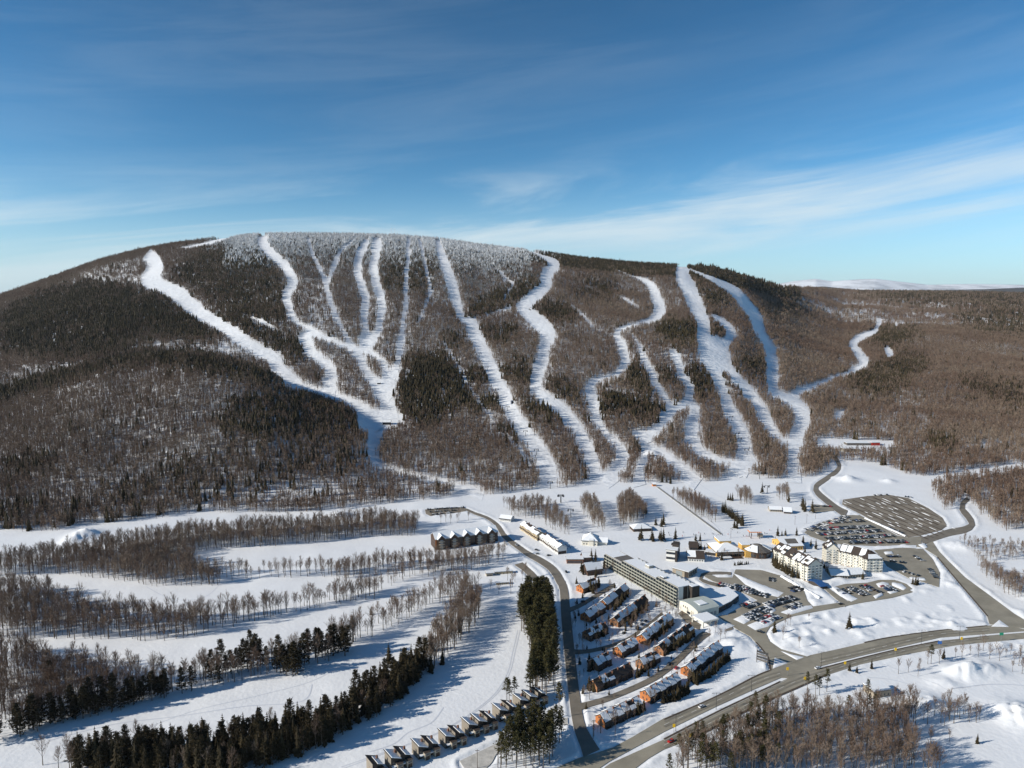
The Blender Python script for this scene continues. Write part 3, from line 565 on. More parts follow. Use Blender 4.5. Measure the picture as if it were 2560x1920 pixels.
def bare_tree(seed, h=15.0, nb=13, nsec=6, ntw=4, crown=.38, spread=1.0):
    r = random.Random(seed); tv, tf, cv_, cf = [], [], [], []
    lx, ly = r.uniform(-.6, .6), r.uniform(-.6, .6)
    pts = [(lx*t*t, ly*t*t, h*t*.86, .21*(1-t)**.8+.03) for t in (0, .3, .6, .85, 1.0)]
    pts[0] = (0, 0, -.6, .27); pole(tv, tf, pts)
    for i in range(nb):
        t = crown+(1-crown)*(i+r.random())/nb; s = (lx*t*t, ly*t*t, h*t*.86); az_ = i*2.4+r.uniform(-.5, .5)
        e = R(r.uniform(32, 58)+22*t); ln = spread*h*(.40-.22*t)*r.uniform(.8, 1.25)
        e_ = add(s, dirv(az_, e), ln); tri(cv_, cf, s, e_, .17, r); tri(cv_, cf, s, e_, .17, r)
        for j in range(nsec):
            q = .25+.75*(j+r.random())/nsec; p = add(s, dirv(az_, e), ln*q)
            d2 = dirv(az_+r.uniform(-1.1, 1.1), e+R(r.uniform(-10, 35))); l2 = ln*r.uniform(.28, .5); e2 = add(p, d2, l2)
            tri(cv_, cf, p, e2, .09, r)
            for k in range(ntw):
                p3 = add(p, d2, l2*r.uniform(.2, 1)); d3 = dirv(r.uniform(0, 6.28), R(r.uniform(15, 80))); tri(cv_, cf, p3, add(p3, d3, r.uniform(.8, 1.8)), .095, r)
    return (tv, tf), (cv_, cf)
def spruce(seed, h=14.0, rad=2.7, wh=15, nb=10, low=.05):
    r = random.Random(seed); tv, tf, cv_, cf = [], [], [], []
    pole(tv, tf, [(0, 0, -.5, .2), (0, 0, h*.6, .12), (0, 0, h*.97, .02)])
    for i in range(wh):
        t = low+(1-low)*i/wh; z = h*t; rr = rad*(1-t)**.85*(1 if i % 2 else .86)
        for k in range(nb):
            a = 2*math.pi*(k+r.random()*.8)/nb+i*.7; l = rr*r.uniform(.5, 1.25)*(1+.25*math.sin(a*2+i*.9+seed))+.15; wd = max(.5*rr*r.uniform(.7, 1.1), .25)
            ca, sa = math.cos(a), math.sin(a); b0 = len(cv_); dz = -l*r.uniform(.15, .5)
            cv_ += [(0, 0, z+.35*h/wh), (ca*l*.6-sa*wd, sa*l*.6+ca*wd, z+dz*.7), (ca*l, sa*l, z+dz), (ca*l*.6+sa*wd, sa*l*.6-ca*wd, z+dz*.7), (ca*l*.55, sa*l*.55, z+dz*.3+.15)]
            cf += [(b0, b0+1, b0+4), (b0+1, b0+2, b0+4), (b0+2, b0+3, b0+4), (b0+3, b0, b0+4)]
    b0 = len(cv_); cv_ += [(.25, 0, h*.93), (-.15, .2, h*.93), (-.15, -.2, h*.93), (0, 0, h*1.03)]; cf += [(b0, b0+1, b0+3), (b0+1, b0+2, b0+3), (b0+2, b0, b0+3)]
    return (tv, tf), (cv_, cf)
def pine(seed, h=21.0, crown=.42, nbr=34):
    r = random.Random(seed); tv, tf, cv_, cf = [], [], [], []
    lx = r.uniform(-.8, .8); pole(tv, tf, [(0, 0, -.6, .3), (lx*.2, 0, h*.4, .22), (lx*.6, 0, h*.75, .13), (lx, 0, h*.97, .03)])
    for i in range(nbr):
        t = crown+(1-crown)*(i+r.random()*.7)/nbr; a = i*2.4+r.uniform(-.4, .4); l = (2.9*(1-((t-crown)/(1-crown))**1.6)+.5)*r.uniform(.6, 1.15)
        s = (lx*t, 0, h*t); d = dirv(a, R(r.uniform(-5, 30))); e_ = add(s, d, l); tri(cv_, cf, s, e_, .14, r)
        for k in range(16):
            c = add(s, d, l*r.uniform(.4, 1.1)); c = (c[0]+r.uniform(-.6, .6), c[1]+r.uniform(-.6, .6), c[2]+r.uniform(-.2, .45))
            u1 = dirv(r.uniform(0, 6.28), R(r.uniform(-10, 60))); tri(cv_, cf, c, add(c, u1, r.uniform(.7, 1.3)), r.uniform(.35, .6), r)
    return (tv, tf), (cv_, cf)
def joined(name, parts, mats):
    V, Fs, mi = [], [], []
    for k, (v, f) in enumerate(parts):
        b = len(V); V += v; Fs += [tuple(i+b for i in q) for q in f]; mi += [min(k, 99)]*len(f)
    return mesh(name, V, Fs, mats, [m % len(mats) for m in mi])
TM = {'bare': [bare_tree(s, 15, 15 if s % 2 else 13, 6, 5, [.36, .45, .3, .5, .4, .33][s], [1, .85, 1.15, .8, 1, 1.2][s]) for s in range(6)],
      'spruce': [spruce(s+20, [14, 12.5, 15, 13][s], [2.9, 3.2, 3.4, 2.6][s], [15, 11, 13, 17][s], 9, [.05, .12, .16, .03][s]) for s in range(4)],
      'pine': [pine(s+40, crown=[.42, .5, .36][s]) for s in range(3)],
      'fir': [pine(s+80, h=[15, 13.5, 16][s], crown=[.10, .16, .2][s], nbr=46) for s in range(3)],
      'cedar': [spruce(s+60, 6.0, 1.5, 11, 10, .02) for s in range(2)]}
TMAT = {'bare': ('bark', 'twigs'), 'spruce': ('bark', 'needles'), 'pine': ('bark', 'pine_needles'), 'fir': ('bark', 'needles'), 'cedar': ('bark', 'needles')}
TMESH = {k: [(mesh(k+'_trunk', *t, TMAT[k][0]), mesh(k+'_crown', *c, TMAT[k][1])) for t, c in v] for k, v in TM.items()}
TJOIN = {k: [joined(k+'_whole', [t, c], list(TMAT[k])) for t, c in v] for k, v in TM.items()}
# far clumps: a few slim trees each
def far_bare(seed, n=5, area=4.6, hh=(8.5, 16.5), tw=28, wd=.39):
    r = random.Random(seed); V, Fs = [], []
    for q in range(n):
        x, y, h = r.uniform(-area, area), r.uniform(-area, area), r.uniform(*hh)
        tri(V, Fs, (x, y, -1), (x, y, h*.9), .42, r); tri(V, Fs, (x, y, -1), (x, y, h*.9), .42, r)
        for k in range(tw):
            t = r.uniform(.35, .95); s = (x, y, h*t); l = h*(.33-.2*t)*r.uniform(.7, 1.2)
            tri(V, Fs, s, add(s, dirv(r.uniform(0, 6.28), R(r.uniform(20, 75))), l), wd, r)
    return V, Fs
def far_con(seed, n=3, area=3.8, hh=(8, 17)):
    r = random.Random(seed); V, Fs = [], []
    for q in range(n):
        x, y, h = r.uniform(-area, area), r.uniform(-area, area), r.uniform(*hh); rad = h*r.uniform(.15, .22)
        for lay in range(4):
            z0 = h*(.06+.22*lay); z1 = min(z0+h*.42, h*1.02); rr = rad*(1-lay*.2)
            nn = 6; c = len(V); V.append((x, y, z1))
            for k in range(nn):
                a = 6.283*k/nn+lay*.5; V.append((x+rr*math.cos(a)*r.uniform(.7, 1.2), y+rr*math.sin(a)*r.uniform(.7, 1.2), z0-r.uniform(0, .1)*h))
            for k in range(nn): Fs.append((c, c+1+k, c+1+(k+1) % nn))
    return V, Fs
FAR = []
for s in range(4): FAR.append(mesh('far_bare', *far_bare(s), 'twigs'))
for s in range(3): FAR.append(mesh('far_conifer', *far_con(s), 'needles'))
for s in range(2): FAR.append(mesh('far_frost_conifer', *far_con(s+9), 'frost'))
for s in range(2): FAR.append(mesh('far_frost_bare', *far_bare(s+9), 'frosty_twigs'))
for s in range(2): FAR.append(mesh('far_dusted_bare', *far_bare(s+15), 'frost_dusted'))
FB, FC, FF, FG, FD = [0, 1, 2, 3], [4, 5, 6], [7, 8], [9, 10], [11, 12]

def scatter(name, label, pts, rot, scl, ix, meshes):
    """one stuff object: points carrying rotation, scale and a model index, instanced by geometry nodes"""
    me = bpy.data.meshes.new(name); me.vertices.add(len(pts)); me.vertices.foreach_set('co', np.asarray(pts, np.float32).ravel())
    for nm, typ, val in (('rot', 'FLOAT', rot), ('scl', 'FLOAT', scl), ('idx', 'INT', ix)):
        a = me.attributes.new(nm, typ, 'POINT'); a.data.foreach_set('value', np.asarray(val, np.int32 if typ == 'INT' else np.float32))
    o = tag(obj(name, me), label, kind='stuff')
    ng = bpy.data.node_groups.new(name, 'GeometryNodeTree'); ng.interface.new_socket('Geometry', in_out='INPUT', socket_type='NodeSocketGeometry'); ng.interface.new_socket('Geometry', in_out='OUTPUT', socket_type='NodeSocketGeometry')
    nn = ng.nodes; ll = ng.links; gi = nn.new('NodeGroupInput'); go = nn.new('NodeGroupOutput'); jn = nn.new('GeometryNodeJoinGeometry')
    def att(nm, dt):
        a = nn.new('GeometryNodeInputNamedAttribute'); a.data_type = dt; a.inputs[0].default_value = nm; return a.outputs[0]
    ar, as_, ai = att('rot', 'FLOAT'), att('scl', 'FLOAT'), att('idx', 'INT')
    cr = nn.new('ShaderNodeCombineXYZ'); ll.new(ar, cr.inputs[2])
    for k in sorted(set(int(v) for v in ix)):
        src = bpy.data.objects.new('source_'+meshes[k].name, meshes[k])
        oi = nn.new('GeometryNodeObjectInfo'); oi.inputs[0].default_value = src; oi.transform_space = 'ORIGINAL'
        cm = nn.new('FunctionNodeCompare'); cm.data_type = 'INT'; cm.operation = 'EQUAL'; ll.new(ai, cm.inputs[2]); cm.inputs[3].default_value = k
        ip = nn.new('GeometryNodeInstanceOnPoints'); ll.new(gi.outputs[0], ip.inputs['Points']); ll.new(cm.outputs[0], ip.inputs['Selection'])
        ll.new(oi.outputs['Geometry'], ip.inputs['Instance']); ll.new(cr.outputs[0], ip.inputs['Rotation']); ll.new(as_, ip.inputs['Scale']); ll.new(ip.outputs[0], jn.inputs[0])
    ll.new(jn.outputs[0], go.inputs[0]); md = o.modifiers.new('scatter', 'NODES'); md.node_group = ng
    return o

# ------------------------------------------------------------------ mountain forest
FOREST = mask_new(); CON = mask_new(); DEN = mask_new()+.9
EDGE = [(-260, 1400), (0, 1356), (81, 1338), (203, 1311), (366, 1297), (488, 1279), (692, 1281), (850, 1275), (972, 1258), (1110, 1243), (1143, 1228), (1216, 1237), (1358, 1220), (1427, 1217), (1513, 1195), (1557, 1209), (1600, 1206), (1650, 1204), (1738, 1203), (1791, 1204), (1823, 1178), (1900, 1190), (1937, 1199), (1965, 1194), (2040, 1190), (2078, 1160), (2100, 1150), (2190, 1158), (2240, 1176), (2310, 1198), (2350, 1186), (2440, 1170), (2560, 1158), (2900, 1130)]
poly_mask(FOREST, EDGE+[(2900, 400), (-260, 400)])
poly_mask(FOREST, z6([(1640, 540), (1750, 500), (2300, 430), (2400, 900), (2212, 905), (1960, 870), (2060, 770), (1960, 705), (1890, 640), (1850, 590), (1800, 640), (1760, 690), (1680, 610)]), .8)
poly_mask(FOREST, z6([(1830, 880), (2212, 905), (2400, 900), (2400, 985), (2212, 985), (2010, 1005), (1985, 1030), (2080, 1090), (2212, 1115), (2400, 1130), (2400, 1290), (2212, 1245), (2090, 1185), (1950, 1060), (1890, 960)]), .8)
for P, v in [(z1([(0, 620), (300, 470), (560, 420), (950, 480), (1150, 600), (1380, 720), (1200, 760), (900, 740), (700, 850), (300, 870), (0, 830)]), .68),
             (z1([(-200, 1110), (0, 1060), (500, 950), (700, 880), (1000, 840), (1300, 890), (1600, 960), (1750, 1060), (1500, 1010), (1100, 930), (700, 940), (400, 1030), (0, 1140), (-200, 1180)]), .8),
             (z1([(1400, 1150), (1700, 1070), (1900, 1090), (2212, 1260), (2212, 1376), (1360, 1376), (1360, 1230)]), .42),
             (z4([(1380, 0), (2000, 0), (2212, 100), (2212, 350), (1600, 600), (1000, 660), (600, 640), (500, 560), (900, 500), (1300, 420), (1500, 330), (1380, 150)]), .12),
             (z4([(0, 380), (380, 380), (300, 480), (0, 480)]), .3), (z4([(0, 600), (600, 640), (500, 760), (0, 830)]), .1),
             (z1([(1250, 210), (1580, 150), (1700, 330), (1740, 500), (1780, 640), (1650, 700), (1400, 580), (1200, 450), (1050, 350)]), .45),
             (z1([(1200, 560), (1420, 600), (1700, 710), (1900, 800), (1850, 900), (1560, 760)]), .5),
             (zB1([(380, 900), (600, 860), (700, 900), (800, 1100), (900, 1200), (700, 1180), (600, 1300), (380, 1250), (360, 1000)]), .7),
             (zB1([(880, 700), (1070, 690), (1080, 760), (900, 790)]), .6), (zB1([(790, 580), (960, 470), (1200, 390), (1230, 430), (1060, 540), (930, 580), (800, 600)]), .7),
             (zB1([(1190, 540), (1400, 560), (1480, 640), (1280, 630)]), .8), (zB1([(980, 920), (1200, 920), (1170, 1030), (1000, 1000)]), .7), (zB1([(790, 960), (890, 960), (910, 1030), (790, 1020)]), .8),
             (zB1([(1250, 1010), (1350, 1010), (1500, 1120), (1520, 1180), (1300, 1090)]), .6), (zB1([(870, 1120), (980, 1130), (1010, 1200), (880, 1180)]), .8), (zB1([(1090, 1120), (1320, 1170), (1340, 1300), (1180, 1230)]), .6),
             (zB1([(1600, 1090), (1960, 1180), (1970, 1260), (1600, 1220)]), .75), (zB1([(1790, 910), (1870, 960), (1930, 1100), (1780, 1050), (1750, 970)]), .7), (zB1([(1930, 970), (2060, 960), (2070, 1040), (1960, 1020)]), .8),
             (zB1([(1940, 660), (2180, 670), (2200, 780), (1960, 760)]), .8), (zB1([(1500, 390), (1680, 390), (1700, 500), (1450, 500)]), .4), (zB1([(630, 740), (760, 730), (700, 800), (630, 800)]), .6),
             (zB1([(250, 250), (600, 250), (560, 470), (240, 470)]), .35), (zB1([(1030, 1290), (1110, 1290), (1120, 1376), (1030, 1370)]), .8),
             (zC([(140, 180), (400, 320), (330, 460), (260, 400), (180, 280)]), .5), (zC([(20, 530), (190, 540), (200, 640), (20, 630)]), .8), (zC([(280, 540), (360, 540), (370, 590), (280, 590)]), .9), (zC([(440, 740), (610, 740), (610, 850), (540, 850)]), .8),
             (zC([(130, 800), (200, 760), (280, 830), (300, 960), (200, 1000)]), .6), (zC([(330, 810), (440, 880), (440, 960), (370, 920)]), .5), (zC([(1280, 560), (1600, 560), (1400, 660), (1280, 620)]), .8), (zC([(1100, 850), (1500, 700), (1650, 760), (1400, 960), (1200, 960)]), .5),
             (zC([(1800, 850), (2212, 900), (2212, 1050), (1900, 950)]), .4), (zC([(1750, 430), (2300, 420), (2300, 620), (1900, 560)]), .4), (zC([(700, 390), (850, 420), (840, 460), (580, 450)]), .5), (zC([(1100, 310), (2300, 330), (2300, 400), (1500, 390)]), .5),
             (z4([(1000, 350), (2212, 280), (2212, 420), (1500, 480), (900, 560)]), .16), (zC([(1640, 1210), (1760, 1220), (1740, 1300), (1650, 1280)]), .8)]:
    poly_mask(CON, P, v, 'max')
for P, v in [(z1([(500, 610), (760, 620), (740, 700), (600, 690)]), .2), (z1([(0, 880), (600, 880), (400, 1000), (0, 1040)]), .6), (z1([(480, 350), (860, 260), (880, 440), (500, 420)]), .45), (z1([(1040, 260), (1160, 300), (1250, 430), (1100, 400)]), .45),
             (z1([(700, 830), (900, 780), (1400, 780), (1500, 850), (1000, 830)]), .4), (z1([(200, 1200), (700, 1050), (1000, 1000), (1300, 1100), (1300, 1376), (0, 1376), (0, 1250)]), 1.0), (z1([(400, 1100), (1000, 1060), (900, 1180), (450, 1180)]), .78),
             (z4([(0, 0), (1300, 0), (1300, 260), (900, 330), (0, 330)]), 1.05), (zA([(850, 620), (1030, 650), (1060, 950), (850, 940)]), .5), (zA([(750, 560), (960, 500), (1010, 700), (760, 800)]), .6), (zA([(30, 300), (300, 430), (280, 560), (100, 500)]), .6),
             (z4([(1300, 560), (2212, 480), (2212, 640), (1200, 680)]), .45), (z5([(0, 480), (700, 500), (640, 590), (0, 680)]), .6), (z5([(300, 360), (1150, 380), (1200, 560), (860, 560)]), .6), (z6([(850, 300), (1700, 260), (2212, 200), (2212, 380), (1400, 440), (1050, 330)]), .6),
             (zC([(950, 1130), (1500, 1000), (1700, 1130), (1500, 1240), (950, 1220)]), .6), (zC([(820, 450), (1250, 450), (1150, 560), (650, 560)]), .75), (zC([(1150, 370), (1700, 380), (1650, 440), (1200, 430)]), .6), (zB1([(1600, 1060), (1940, 1110), (1960, 1180), (1700, 1120)]), .4)]:
    poly_mask(DEN, P, v)
for P in [z6([(950, 560), (1100, 440), (1200, 405), (1310, 400), (1430, 500), (1400, 545), (1100, 600)]), zC([(930, 1220), (1420, 1235), (1400, 1300), (1120, 1310), (930, 1300)]), z6([(1500, 500), (1560, 470), (1700, 455), (2300, 385), (2300, 420), (1750, 485), (1640, 530)]),
          z5([(150, 90), (400, 90), (400, 160), (250, 230), (120, 200)]), zC([(1050, 1060), (1130, 1040), (1090, 1120), (1040, 1125)]), z1([(320, 725), (345, 725), (345, 810), (320, 810)])]:
    poly_mask(FOREST, P, 0)
CON = blur(blur(CON, 7), 5); DEN = blur(DEN, 4)
RM = RUNMASK
CS = 6.3      # stratified: one candidate per cell, so the cover stays even
_gx, _gy = np.meshgrid(np.arange(-3200, 3200, CS), np.arange(780, 3700, CS)); Xc = (_gx+RNG.uniform(0, CS, _gx.shape)).ravel(); Yc = (_gy+RNG.uniform(0, CS, _gx.shape)).ravel(); _k = np.abs(Xc) < .80*Yc+40; Xc, Yc = Xc[_k], Yc[_k]
n_f = 110000
Yf = np.sqrt(RNG.uniform(3400**2, 7000**2, n_f)); Xf = RNG.uniform(.22, .86, n_f)*Yf
def forest_points(X, Y, keep):
    Z = terr(X, Y); px, py = project(X, Y, Z)
    fm = look(FOREST, px, py)*(1-np.clip(look(RM, px, py), 0, 1)); den = look(DEN, px, py); con = look(CON, px, py)
    sil = np.interp((px-1280)/FPX, SU, [s[1] for s in SIL]); up = np.clip(1-(py-sil-14)/np.where((px > 560) & (px < 1330), 78, 22), 0, 1)
    up = np.where((px > 480) & (px < 1420), up*smooth(px, 480, 600)*(1-smooth(px, 1250, 1420)), 0)
    ridge = (py-sil < 34) & (px > 1250) & (px < 2000)
    nz = .5+.5*fbm(X/60, Y/60, 3, 41); n2_ = .5+.5*fbm(X/26, Y/26, 2, 43)
    con = np.clip(con*1.15+np.where(ridge, .75, 0)+.5*up+.015, 0, .97); iscon = (con*(.55+.9*nz)) > RNG.random(len(X))*.95
    dens = np.where(iscon, 1.0, den)*(.82+.36*n2_)
    ok = (fm > .1) & (RNG.random(len(X)) < dens*fm*keep) & (px > -190) & (px < 2750)
    fro = RNG.random(len(X)) < up; dus = RNG.random(len(X)) < .5*np.clip(1-(py-sil-40)/150, 0, 1)*smooth(px, 500, 650)*(1-smooth(px, 1200, 1400))
    pick = lambda a: np.array(a)[RNG.integers(0, len(a), len(X))]
    ix = np.where(iscon, np.where(fro, pick(FF), pick(FC)), np.where(fro, pick(FG), np.where(dus, pick(FD), pick(FB))))
    return X[ok], Y[ok], Z[ok], ix[ok], px[ok], py[ok]
a = forest_points(Xc, Yc, .76+.16*(1-smooth(Yc, 1000, 1700))); b = forest_points(Xf, Yf, .35)
scl = np.concatenate([RNG.uniform(.75, 1.25, len(a[0])), RNG.uniform(1.3, 2.0, len(b[0]))])
pts = np.stack([np.concatenate([a[i], b[i]]) for i in (0, 1, 2)], 1); ixx = np.concatenate([a[3], b[3]])
# keep the skyline trees on the far side of the ridge out of the count: hidden ones are dropped
print('forest clumps', len(pts))
scatter('forest', 'mixed bare and evergreen forest covering the mountain and plateau', pts, RNG.uniform(0, 6.28, len(pts)), scl, ixx, FAR)

TR = [((370, 1535), (690, 1385), 6, 'town house row at the lower left, nearest the junction, orange gable', .85), ((745, 1325), (1010, 1180), 6, 'town house row beside the highway, behind the nearest row, orange gable', .85), ((1090, 1112), (1350, 900), 7, 'town house row with a cedar hedge beside the highway, farthest right', .85),
      ((305, 1235), (610, 1095), 6, 'mostly bare dark-roofed town house row above the long lane', .25), ((690, 1052), (835, 985), 3, 'short dark-roofed town house row with a pale orange gable above the long lane', .2), ((855, 932), (1110, 742), 7, 'long dark-roofed town house row climbing right above the long lane', .2),
      ((310, 1058), (430, 997), 3, 'short town house row at the left beside the curved lane, orange corner', .6), ((510, 948), (655, 872), 4, 'town house row with a wide orange gable by the curved lane', .75), ((715, 842), (942, 655), 7, 'snowy-roofed town house row below the long hotel', .95),
      ((240, 808), (400, 738), 5, 'small-dormered town house row left of the curved lane', .5), ((480, 692), (735, 505), 8, 'thin town house row with snow ledge climbing to the long hotel', .45), ((240, 652), (378, 562), 3, 'snowy town house row nearest the straight street, uppermost left', .95), ((388, 547), (577, 408), 4, 'snowy town house row with the brightest orange gable, uppermost', .95), ((190, 412), (320, 362), 2, 'orange chalet half hidden by dark spruces near the street bend', .5)]
# ------------------------------------------------------------------ valley trees, row by row
TREES = []   # kind, x, y, z, rot, scale, variant, label, group
def grow(poly, kind, spacing, label, group, scale=(.8, 1.15), prob=1.0):
    g = GP([p[:2] for p in poly]); x0, x1, y0, y1 = g[:, 0].min(), g[:, 0].max(), g[:, 1].min(), g[:, 1].max()
    w_, h_ = int(x1-x0)+3, int(y1-y0)+3; M = np.zeros((h_, w_), np.float32); poly_mask(M, [(q[0]-x0, q[1]-y0) for q in g], 1, 'set', 1, 0, 0)
    xs = np.arange(x0, x1, spacing); ys = np.arange(y0, y1, spacing); X, Y = np.meshgrid(xs, ys); X = X.ravel()+RNG.uniform(-.48, .48, X.size)*spacing; Y = Y.ravel()+RNG.uniform(-.48, .48, Y.size)*spacing
    ok = M[np.clip((Y-y0).astype(int), 0, h_-1), np.clip((X-x0).astype(int), 0, w_-1)] > 0
    if callable(prob): ok &= RNG.random(X.size) < prob(X, Y)
    else: ok &= RNG.random(X.size) < prob
    put_trees(kind, X[ok], Y[ok], label, group, scale)
def put_trees(kind, X, Y, label, group, scale=(.85, 1.15)):
    X = np.atleast_1d(X); Y = np.atleast_1d(Y)
    if len(X) == 0: return
    Z = terr(X, Y); pv = rsample(PAVE, X, Y)
    for x, y, z, p in zip(X, Y, Z, pv):
        if p > .3: continue
        TREES.append((kind, x, y, z, random.uniform(0, 6.28), random.uniform(*scale), random.randrange(len(TMESH[kind])), label, group))
def spots(kind, pts, label, group, scale=(.85, 1.15)):
    g = GP([p[:2] for p in pts]); put_trees(kind, g[:, 0], g[:, 1], label, group, scale)
def along(kind, path, n, label, group, scale=(.8, 1.15), jit=1.5):
    g = GP([p[:2] for p in path]); d = np.concatenate([[0], np.cumsum(np.linalg.norm(np.diff(g[:, :2], axis=0), axis=1))]); t = (np.arange(n)+RNG.uniform(.1, .9, n))/n*d[-1]
    put_trees(kind, np.interp(t, d, g[:, 0])+RNG.uniform(-jit, jit, n), np.interp(t, d, g[:, 1])+RNG.uniform(-jit, jit, n), label, group, scale)
BD = 'bare deciduous tree '
L1 = (BD+'in the belt along the foot of the wooded hill', 'trees along the foot of the wooded hill')
grow(z4([(-120, 1030), (0, 1012), (350, 955), (700, 895), (1000, 855), (1230, 825), (1500, 805), (1900, 785), (2212, 755), (2330, 745), (2580, 770), (2560, 835), (2330, 840), (2212, 845), (1800, 892), (1400, 912), (1200, 935), (1190, 1030), (1350, 1140), (950, 1150), (600, 1095), (330, 1072), (-120, 1095)]), 'bare', 4.5, *L1, scale=(.65, 1.3), prob=.92)
L2 = (BD+'in the thin row between the two upper fairways', 'trees between the two upper fairways')
grow(z4([(1190, 1050), (1500, 1065), (2212, 1045), (2330, 1040), (2330, 1075), (2212, 1085), (1500, 1105), (1250, 1135)]), 'bare', 5.5, *L2, scale=(.65, 1.1), prob=.6)
L3 = (BD+'in the broad belt below the crescent-shaped fairway', 'trees below the crescent-shaped fairway')
grow(z7_([(-120, 190), (310, 200), (330, 262), (480, 292), (600, 342), (1100, 362), (1700, 312), (2212, 202), (2330, 190), (2330, 235), (2212, 256), (1700, 346), (1200, 466), (1040, 506), (700, 490), (450, 490), (-120, 485)]), 'bare', 4.7, *L3, scale=(.65, 1.4), prob=.9)
L4 = (BD+'in the mixed belt left of the middle fairway', 'bare trees in the mixed belt by the middle fairway')
grow(z7_([(-120, 570), (200, 590), (330, 650), (600, 690), (800, 750), (1000, 730), (1350, 700), (1700, 630), (2000, 560), (2212, 450), (2212, 490), (2000, 640), (1750, 690), (1360, 770), (1060, 830), (850, 850), (700, 900), (400, 960), (170, 1040), (-120, 1080)]), 'bare', 4.6, *L4, scale=(.65, 1.4), prob=.9)
L5 = ('dark evergreen on the sunny edge of the mixed belt by the middle fairway', 'evergreens in the mixed belt by the middle fairway')
grow(z7_([(-60, 1080), (170, 1030), (400, 950), (700, 890), (850, 840), (1060, 810), (1080, 850), (850, 885), (700, 945), (400, 1005), (170, 1085), (-60, 1130)]), 'fir', 4.4, *L5, scale=(.85, 1.4), prob=.9)
spots('fir', z7_([(1285, 740), (1340, 760), (1390, 690), (1420, 700), (1500, 640), (1570, 620), (1600, 650), (1640, 670), (1700, 690), (1740, 690), (1760, 712), (1800, 712), (1830, 705), (1850, 640), (1900, 610), (1940, 600), (1980, 600), (2010, 590), (2050, 590), (2080, 570), (2110, 560), (2140, 560), (1460, 690), (1180, 800), (1120, 820), (300, 760), (320, 770), (2120, 590), (1780, 660), (1360, 640), (1540, 580), (1480, 660), (1520, 670), (1560, 650), (1870, 640), (1960, 580), (2030, 560), (2060, 550), (1810, 690), (1720, 660), (1300, 720), (1350, 720)]), *L5, scale=(.85, 1.5))
L6 = ('dark evergreen in the long conifer row above the lower fairway', 'evergreens in the long conifer row')
L6P = (z7_([(420, 1310), (460, 1200), (700, 1190), (1000, 1160), (1300, 1120), (1600, 1070), (1900, 1010), (2090, 965)]) + z8([(0, 940), (150, 830), (300, 730), (430, 660), (520, 600), (545, 690), (380, 860), (200, 980), (0, 1090)]) + z7_([(1900, 1185), (1700, 1250), (1500, 1330)]))
grow(L6P, 'spruce', 5.4, *L6, scale=(.75, 1.4), prob=.85)
grow(L6P, 'fir', 5.6, L6[0].replace('dark evergreen', 'bushy brownish fir'), 'bushy firs in the long conifer row', scale=(.75, 1.35), prob=.9)
grow(L6P, 'bare', 9, BD+'crowded by firs inside the long conifer row', 'bare trees inside the long conifer row', scale=(.7, 1.05), prob=.6)
L7 = (BD+'poking up among the long conifer row', 'bare trees among the long conifer row')
grow(z7_([(150, 1278), (460, 1190), (700, 1150), (1000, 1120), (1150, 1110), (1150, 1150), (900, 1180), (600, 1240), (300, 1340)]), 'bare', 7, *L7, scale=(.8, 1.1), prob=.6)
L8 = (BD+'in the wood right of the conifer row, left of the open slope', 'bare trees at the right end of the conifer row')
grow(z8([(520, 600), (600, 460), (700, 340), (770, 260), (865, 250), (870, 335), (820, 440), (740, 520), (640, 620), (545, 700)]), 'bare', 4.3, *L8, scale=(.9, 1.3))
spots('spruce', z8([(560, 690), (630, 640), (735, 450), (560, 560), (300, 640), (390, 640), (190, 760)]), *L6)
L9 = (BD+'in the upper row of the fairways left of the pine grove', 'bare trees in the upper fairway row')
grow(z8([(-60, 225), (200, 200), (350, 100), (700, 35), (760, 70), (380, 140), (150, 235), (-60, 280)]), 'bare', 5.3, *L9, scale=(.55, 1.2), prob=.8)
L10 = (BD+'in the second fairway row, short of the open slope', 'bare trees in the second fairway row')
grow(z8([(-60, 500), (200, 400), (400, 300), (500, 250), (700, 160), (850, 150), (850, 240), (720, 270), (560, 300), (400, 375), (200, 475), (-60, 570)]), 'bare', 5.0, *L10, scale=(.6, 1.3), prob=.85)
L11 = (BD+'below the long brown condominium', 'bare trees below the brown condominium')
grow(z5([(-40, 1060), (200, 1005), (420, 1000), (780, 965), (1020, 945), (1030, 985), (780, 1060), (420, 1055), (200, 1065), (-40, 1115)]), 'bare', 4.9, *L11, scale=(.7, 1.1), prob=.85)
spots('spruce', z5([(435, 990), (430, 960), (190, 1320)]), 'small lone evergreen among the bare trees below the condominium', 'lone evergreens by the condominium', (.5, .75))
L12 = (BD+'around the small sheds above the pine grove', 'bare trees around the small sheds')
spots('bare', z5([(925, 1165), (975, 1190), (1050, 1190), (1060, 1150), (1075, 1120), (1120, 1110), (1140, 1090), (1030, 1110), (770, 1010), (730, 740), (790, 740), (650, 750), (680, 760), (720, 755), (620, 760)]), *L12, scale=(.6, .95))
P1 = ('tall pine in the upper grove beside the straight street', 'pines of the upper grove')
grow(z8([(1150, 265), (1290, 275), (1312, 450), (1330, 800), (1240, 840), (1160, 850), (1200, 640), (1125, 450), (1120, 330)]), 'pine', 3.8, *P1, scale=(.95, 1.3))
spots('pine', z8([(1040, 880), (1072, 868), (1025, 890)]), 'slim pine standing alone on the open slope above the saw-tooth houses', 'lone pines on the open slope', (.72, .9))
P2 = ('tall pine in the lower grove beside the saw-tooth houses', 'pines of the lower grove')
grow(zS([(1420, 1110), (1440, 960), (1560, 830), (1700, 790), (1900, 750), (2050, 750), (2010, 930), (1850, 1110)]), 'pine', 4.2, *P2, scale=(.85, 1.1))
spots('pine', zS([(2000, 580), (1960, 620)]), *P2)
